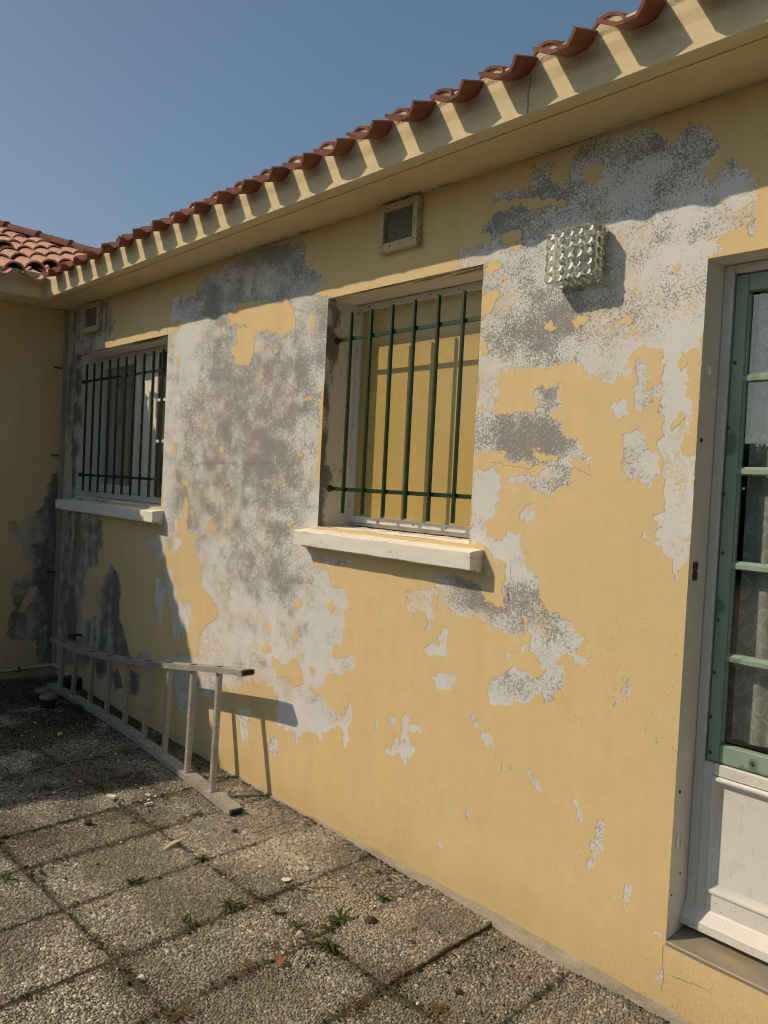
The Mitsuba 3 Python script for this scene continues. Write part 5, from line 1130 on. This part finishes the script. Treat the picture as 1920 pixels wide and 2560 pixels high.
# crumbs of earth, flakes of fallen paint
def crumbs(P, size, col, seed):
    n = len(P); r = np.random.default_rng(seed)
    o = np.array([[1, 0, 0], [0, 1, 0], [-1, 0, 0], [0, -1, 0], [0, 0, .8]], float)
    f = np.array([[0, 1, 4], [1, 2, 4], [2, 3, 4], [3, 0, 4]])
    s = size[:, None, None] * (o[None] * r.uniform(.5, 1.3, (n, 5, 1)) + r.normal(0, .12, (n, 5, 3)))
    th = r.random(n) * 6.28; c, q = np.cos(th)[:, None], np.sin(th)[:, None]
    X = s[..., 0] * c - s[..., 1] * q + P[:, :1]; Y = s[..., 0] * q + s[..., 1] * c + P[:, 1:2]; Z = np.maximum(s[..., 2], -.002) + P[:, 2:3]
    return trimesh.Trimesh(np.stack([X, Y, Z], -1).reshape(-1, 3), (f[None] + (np.arange(n) * 5)[:, None, None]).reshape(-1, 3), process=False), np.repeat(col, 5, 0)
P = np.stack([rg.uniform(.1, 5.3, 60000), -np.abs(rg.uniform(0, 1.7, 60000))], 1)
dn = 1.5 * dirt(P[:, 0], P[:, 1]) + .55 * np.exp(P[:, 1] / .035) + .03
P = P[rg.random(len(P)) < dn * .55]
P3 = np.column_stack([P, np.full(len(P), .0015)])
cc = np.array([.030, .024, .016])[None] * rg.uniform(.5, 2.2, (len(P), 1))
m, c = crumbs(P3, .0030 * np.exp(rg.normal(0, .45, len(P))), cc, 3)
put('earth_crumbs', m, 'mat_attr', color=c, kind='stuff', label='dark earth crumbs and black moss lying over the slabs', cat='earth')

P = np.stack([rg.uniform(.3, 5.2, 60000), rg.uniform(-1.5, -.01, 60000)], 1)
pd = pale(P[:, 0], P[:, 1]) * .16 + .004
P = P[rg.random(len(P)) < pd]
n = len(P)
sz = .0042 * np.exp(rg.normal(0, .5, n))
th = rg.random((n, 5)) * .5 + np.arange(5)[None] * 1.2566
rad = sz[:, None] * rg.uniform(.45, 1.2, (n, 5))
sl = rg.normal(0, .35, (n, 2))
dx, dy = rad * np.cos(th), rad * np.sin(th)
V = np.stack([P[:, :1] + dx, P[:, 1:] + dy, .0040 + sz[:, None] * .25 + dx * sl[:, :1] + dy * sl[:, 1:]], -1).reshape(-1, 3)
k = (np.arange(n) * 5)[:, None]
Ff = np.vstack([k + np.array([[0, 1, 2]]), k + np.array([[0, 2, 3]]), k + np.array([[0, 3, 4]])])
cf = np.where(rg.random((n, 1)) < .75, [.66, .62, .53], [.55, .42, .22]) * rg.uniform(.7, 1.08, (n, 1))
put('paint_flakes', trimesh.Trimesh(V, Ff, process=False), 'mat_attr', color=np.repeat(cf, 5, 0), kind='stuff', label='pale flakes of fallen paint strewn along the foot of the wall', cat='paint flakes')

CL = [(4.300, -.382, .026, 'large brown clod of earth beside the big weed rosette'), (4.278, -.139, .013, 'dark crumb of earth on the pale slab near the wall'), (4.31, -.035, .012, 'dark lump lying right against the wall foot'),
      (4.482, -.155, .011, 'dark crumb just above the open joint'), (4.491, -.355, .013, 'small brown lump between the clod and the open joint'), (4.084, -.108, .009, 'tiny dark crumb by the wall left of the star-shaped weed'),
      (4.007, -.100, .011, 'dark moss lump near the wall, leftmost of the crumbs there'), (4.786, -.427, .013, 'blackish lump on the last slab at lower right'), (2.893, -.875, .020, 'black moss lump on the left slabs in the sun'),
      (3.338, -.380, .015, 'round brown pebble right of the ladder end'), (2.831, -1.218, .014, 'dark lump at the left edge of the picture')]
for i, (x, y, s, lb) in enumerate(CL):
    b = trimesh.creation.icosphere(3, 1.0)
    v = b.vertices
    b.vertices = v * (1 + .55 * (meshkit.fbm(v * 2.2 + 9 * i, 4, i) - .5) * 2)[:, None] * np.array([1, .8, .55]) * s + [x, y, s * .33 + .002]
    put('clod', b, 'mat_clod', smooth=50, label=lb, cat='clod', group='clods of earth on the terrace')

def leaf_mesh(x, y, L, w, az, bend, tw):
    d = np.array([math.cos(az), math.sin(az), 0]); s = np.array([-d[1], d[0], 0])
    V, F_ = [], []
    for k in range(9):
        t = k / 8
        ww = w * math.sin(math.pi * min(.97, .06 + .94 * t)) ** .8 + .0004
        c = np.array([x, y, .007]) + d * L * (t - .5) + np.array([0, 0, bend * math.sin(math.pi * t)])
        for q in (-1, 0, 1):
            V.append(c + s * ww * q + np.array([0, 0, (.35 * abs(q) + tw * q * (t - .5)) * ww]))
    for k in range(8):
        for q in range(2):
            a = 3 * k + q
            F_ += [[a, a + 3, a + 4], [a, a + 4, a + 1]]
    return trimesh.Trimesh(V, F_, process=False)
LF = [(3.308, -.667, .125, .010, 2.0, .004, .3, (.56, .50, .36), 'long pale dry leaf lying left of the middle weeds'), (3.623, -1.110, .034, .010, 2.6, .006, .5, (.44, .30, .20), 'small pinkish dry leaf in the joint at lower left'),
      (4.147, -1.200, .030, .010, .7, .008, .6, (.66, .64, .56), 'curled whitish leaf at the joint near the bottom'), (4.322, -.790, .055, .015, 2.3, .008, .5, (.27, .13, .07), 'reddish brown dry leaf at the bottom joint'),
      (4.302, -.626, .045, .012, .6, .010, .6, (.20, .16, .10), 'brown curled leaf left of the dense weed'), (4.227, -.645, .032, .010, 1.2, .010, .7, (.50, .43, .31), 'small beige leaf beside the brown curled leaf'),
      (4.039, -.617, .060, .010, 1.1, .012, .7, (.26, .24, .17), 'grey green dry leaf next to the twig'), (4.242, -.190, .034, .008, 2.0, .004, .4, (.60, .54, .38), 'pale yellow leaf right of the star-shaped weed')]
for x, y, L, w, az, bd, tw, col, lb in LF:
    m = leaf_mesh(x, y, L, w, az, bd, tw)
    put('dry_leaf', m, 'mat_attr', smooth=True, color=np.tile(np.array(col), (len(m.vertices), 1)), label=lb, cat='leaf', group='dry leaves on the terrace')
for i, (x, y, a, lb) in enumerate(((2.657, -.667, .034, 'white plaster chip in the black moss, the larger one'), (2.841, -.557, .026, 'white plaster chip at the edge of the shade near the ladder'))):
    c = box(x - a * .75, x + a * .75, y - a * .3, y + a * .3, .003, .014)
    c.apply_transform(trimesh.transformations.rotation_matrix(.5 + i, [0, 0, 1], (x, y, 0)))
    put('plaster_chip', rough(c, .004, 60, i, .012), 'mat_flake', label=lb, cat='plaster chip', group='white plaster chips')
def twig(p, r, lb):
    p = np.array(p); put('twig', tube(p, r, 5), 'mat_rust', smooth=50, label=lb, cat='twig')
twig([(3.90, -.640, .008), (3.93, -.61, .010), (3.967, -.570, .008)], [.004, .0045, .003], 'short thick twig lying above the grey green leaf')
twig([(3.24, -.02, .007), (3.31, -.030, .012), (3.366, -.055, .010), (3.390, -.095, .012), (3.398, -.15, .009), (3.40, -.23, .012), (3.41, -.33, .008)], .0016, 'long bent thin twig running out from the wall foot')
twig([(3.932, -.471, .008), (3.98, -.40, .012), (4.024, -.329, .008)], .0014, 'straight thin stalk lying on the pale slab')

# ---------------------------------------------------------------- trees behind the camera, mirrored in the glass, plus added side belt blocking skylight
r = np.random.default_rng(44)
n = 60000
az = np.where(r.random(n) < .45, r.uniform(-2.7, -.9, n), r.uniform(-.9, .6, n))
sd_ = np.clip((az + .95) / .5, 0, 1)  # side part, added nearer and taller to dim skylight in the corner
dist = (17 + r.normal(0, 1.2, n)) * (1 - .5 * sd_)
top = 1.9 + 5.6 * sd_ + (1.6 + sd_) * meshkit.fbm(np.stack([az * 9, az * 0, az * 0], 1), 3, 3)
C0 = np.stack([CAM[0] + dist * np.cos(az), CAM[1] + dist * np.sin(az), r.random(n) ** .8 * top], 1)
e1 = r.normal(0, 1, (n, 3)); e1 /= np.linalg.norm(e1, axis=1, keepdims=True)
e2 = np.cross(e1, r.normal(0, 1, (n, 3))); e2 /= np.linalg.norm(e2, axis=1, keepdims=True)
s = r.uniform(.09, .20, (n, 1)) * (1 - .25 * sd_[:, None])
V = np.stack([C0 + e1 * s, C0 + e2 * s * .6, C0 - e1 * s, C0 - e2 * s * .6], 1).reshape(-1, 3)
k = (np.arange(n) * 4)[:, None]
cl = np.array([.045, .075, .022]) * r.uniform(.5, 1.4, (n, 1))
put('trees_and_added_screen', trimesh.Trimesh(V, np.vstack([k + [[0, 1, 2]], k + [[0, 2, 3]]]), process=False), 'mat_leaf', color=np.repeat(cl, 4, 0), kind='stuff', label='belt of dark trees behind the viewer, mirrored in the door panes, with a nearer side belt added to block skylight', cat='trees')
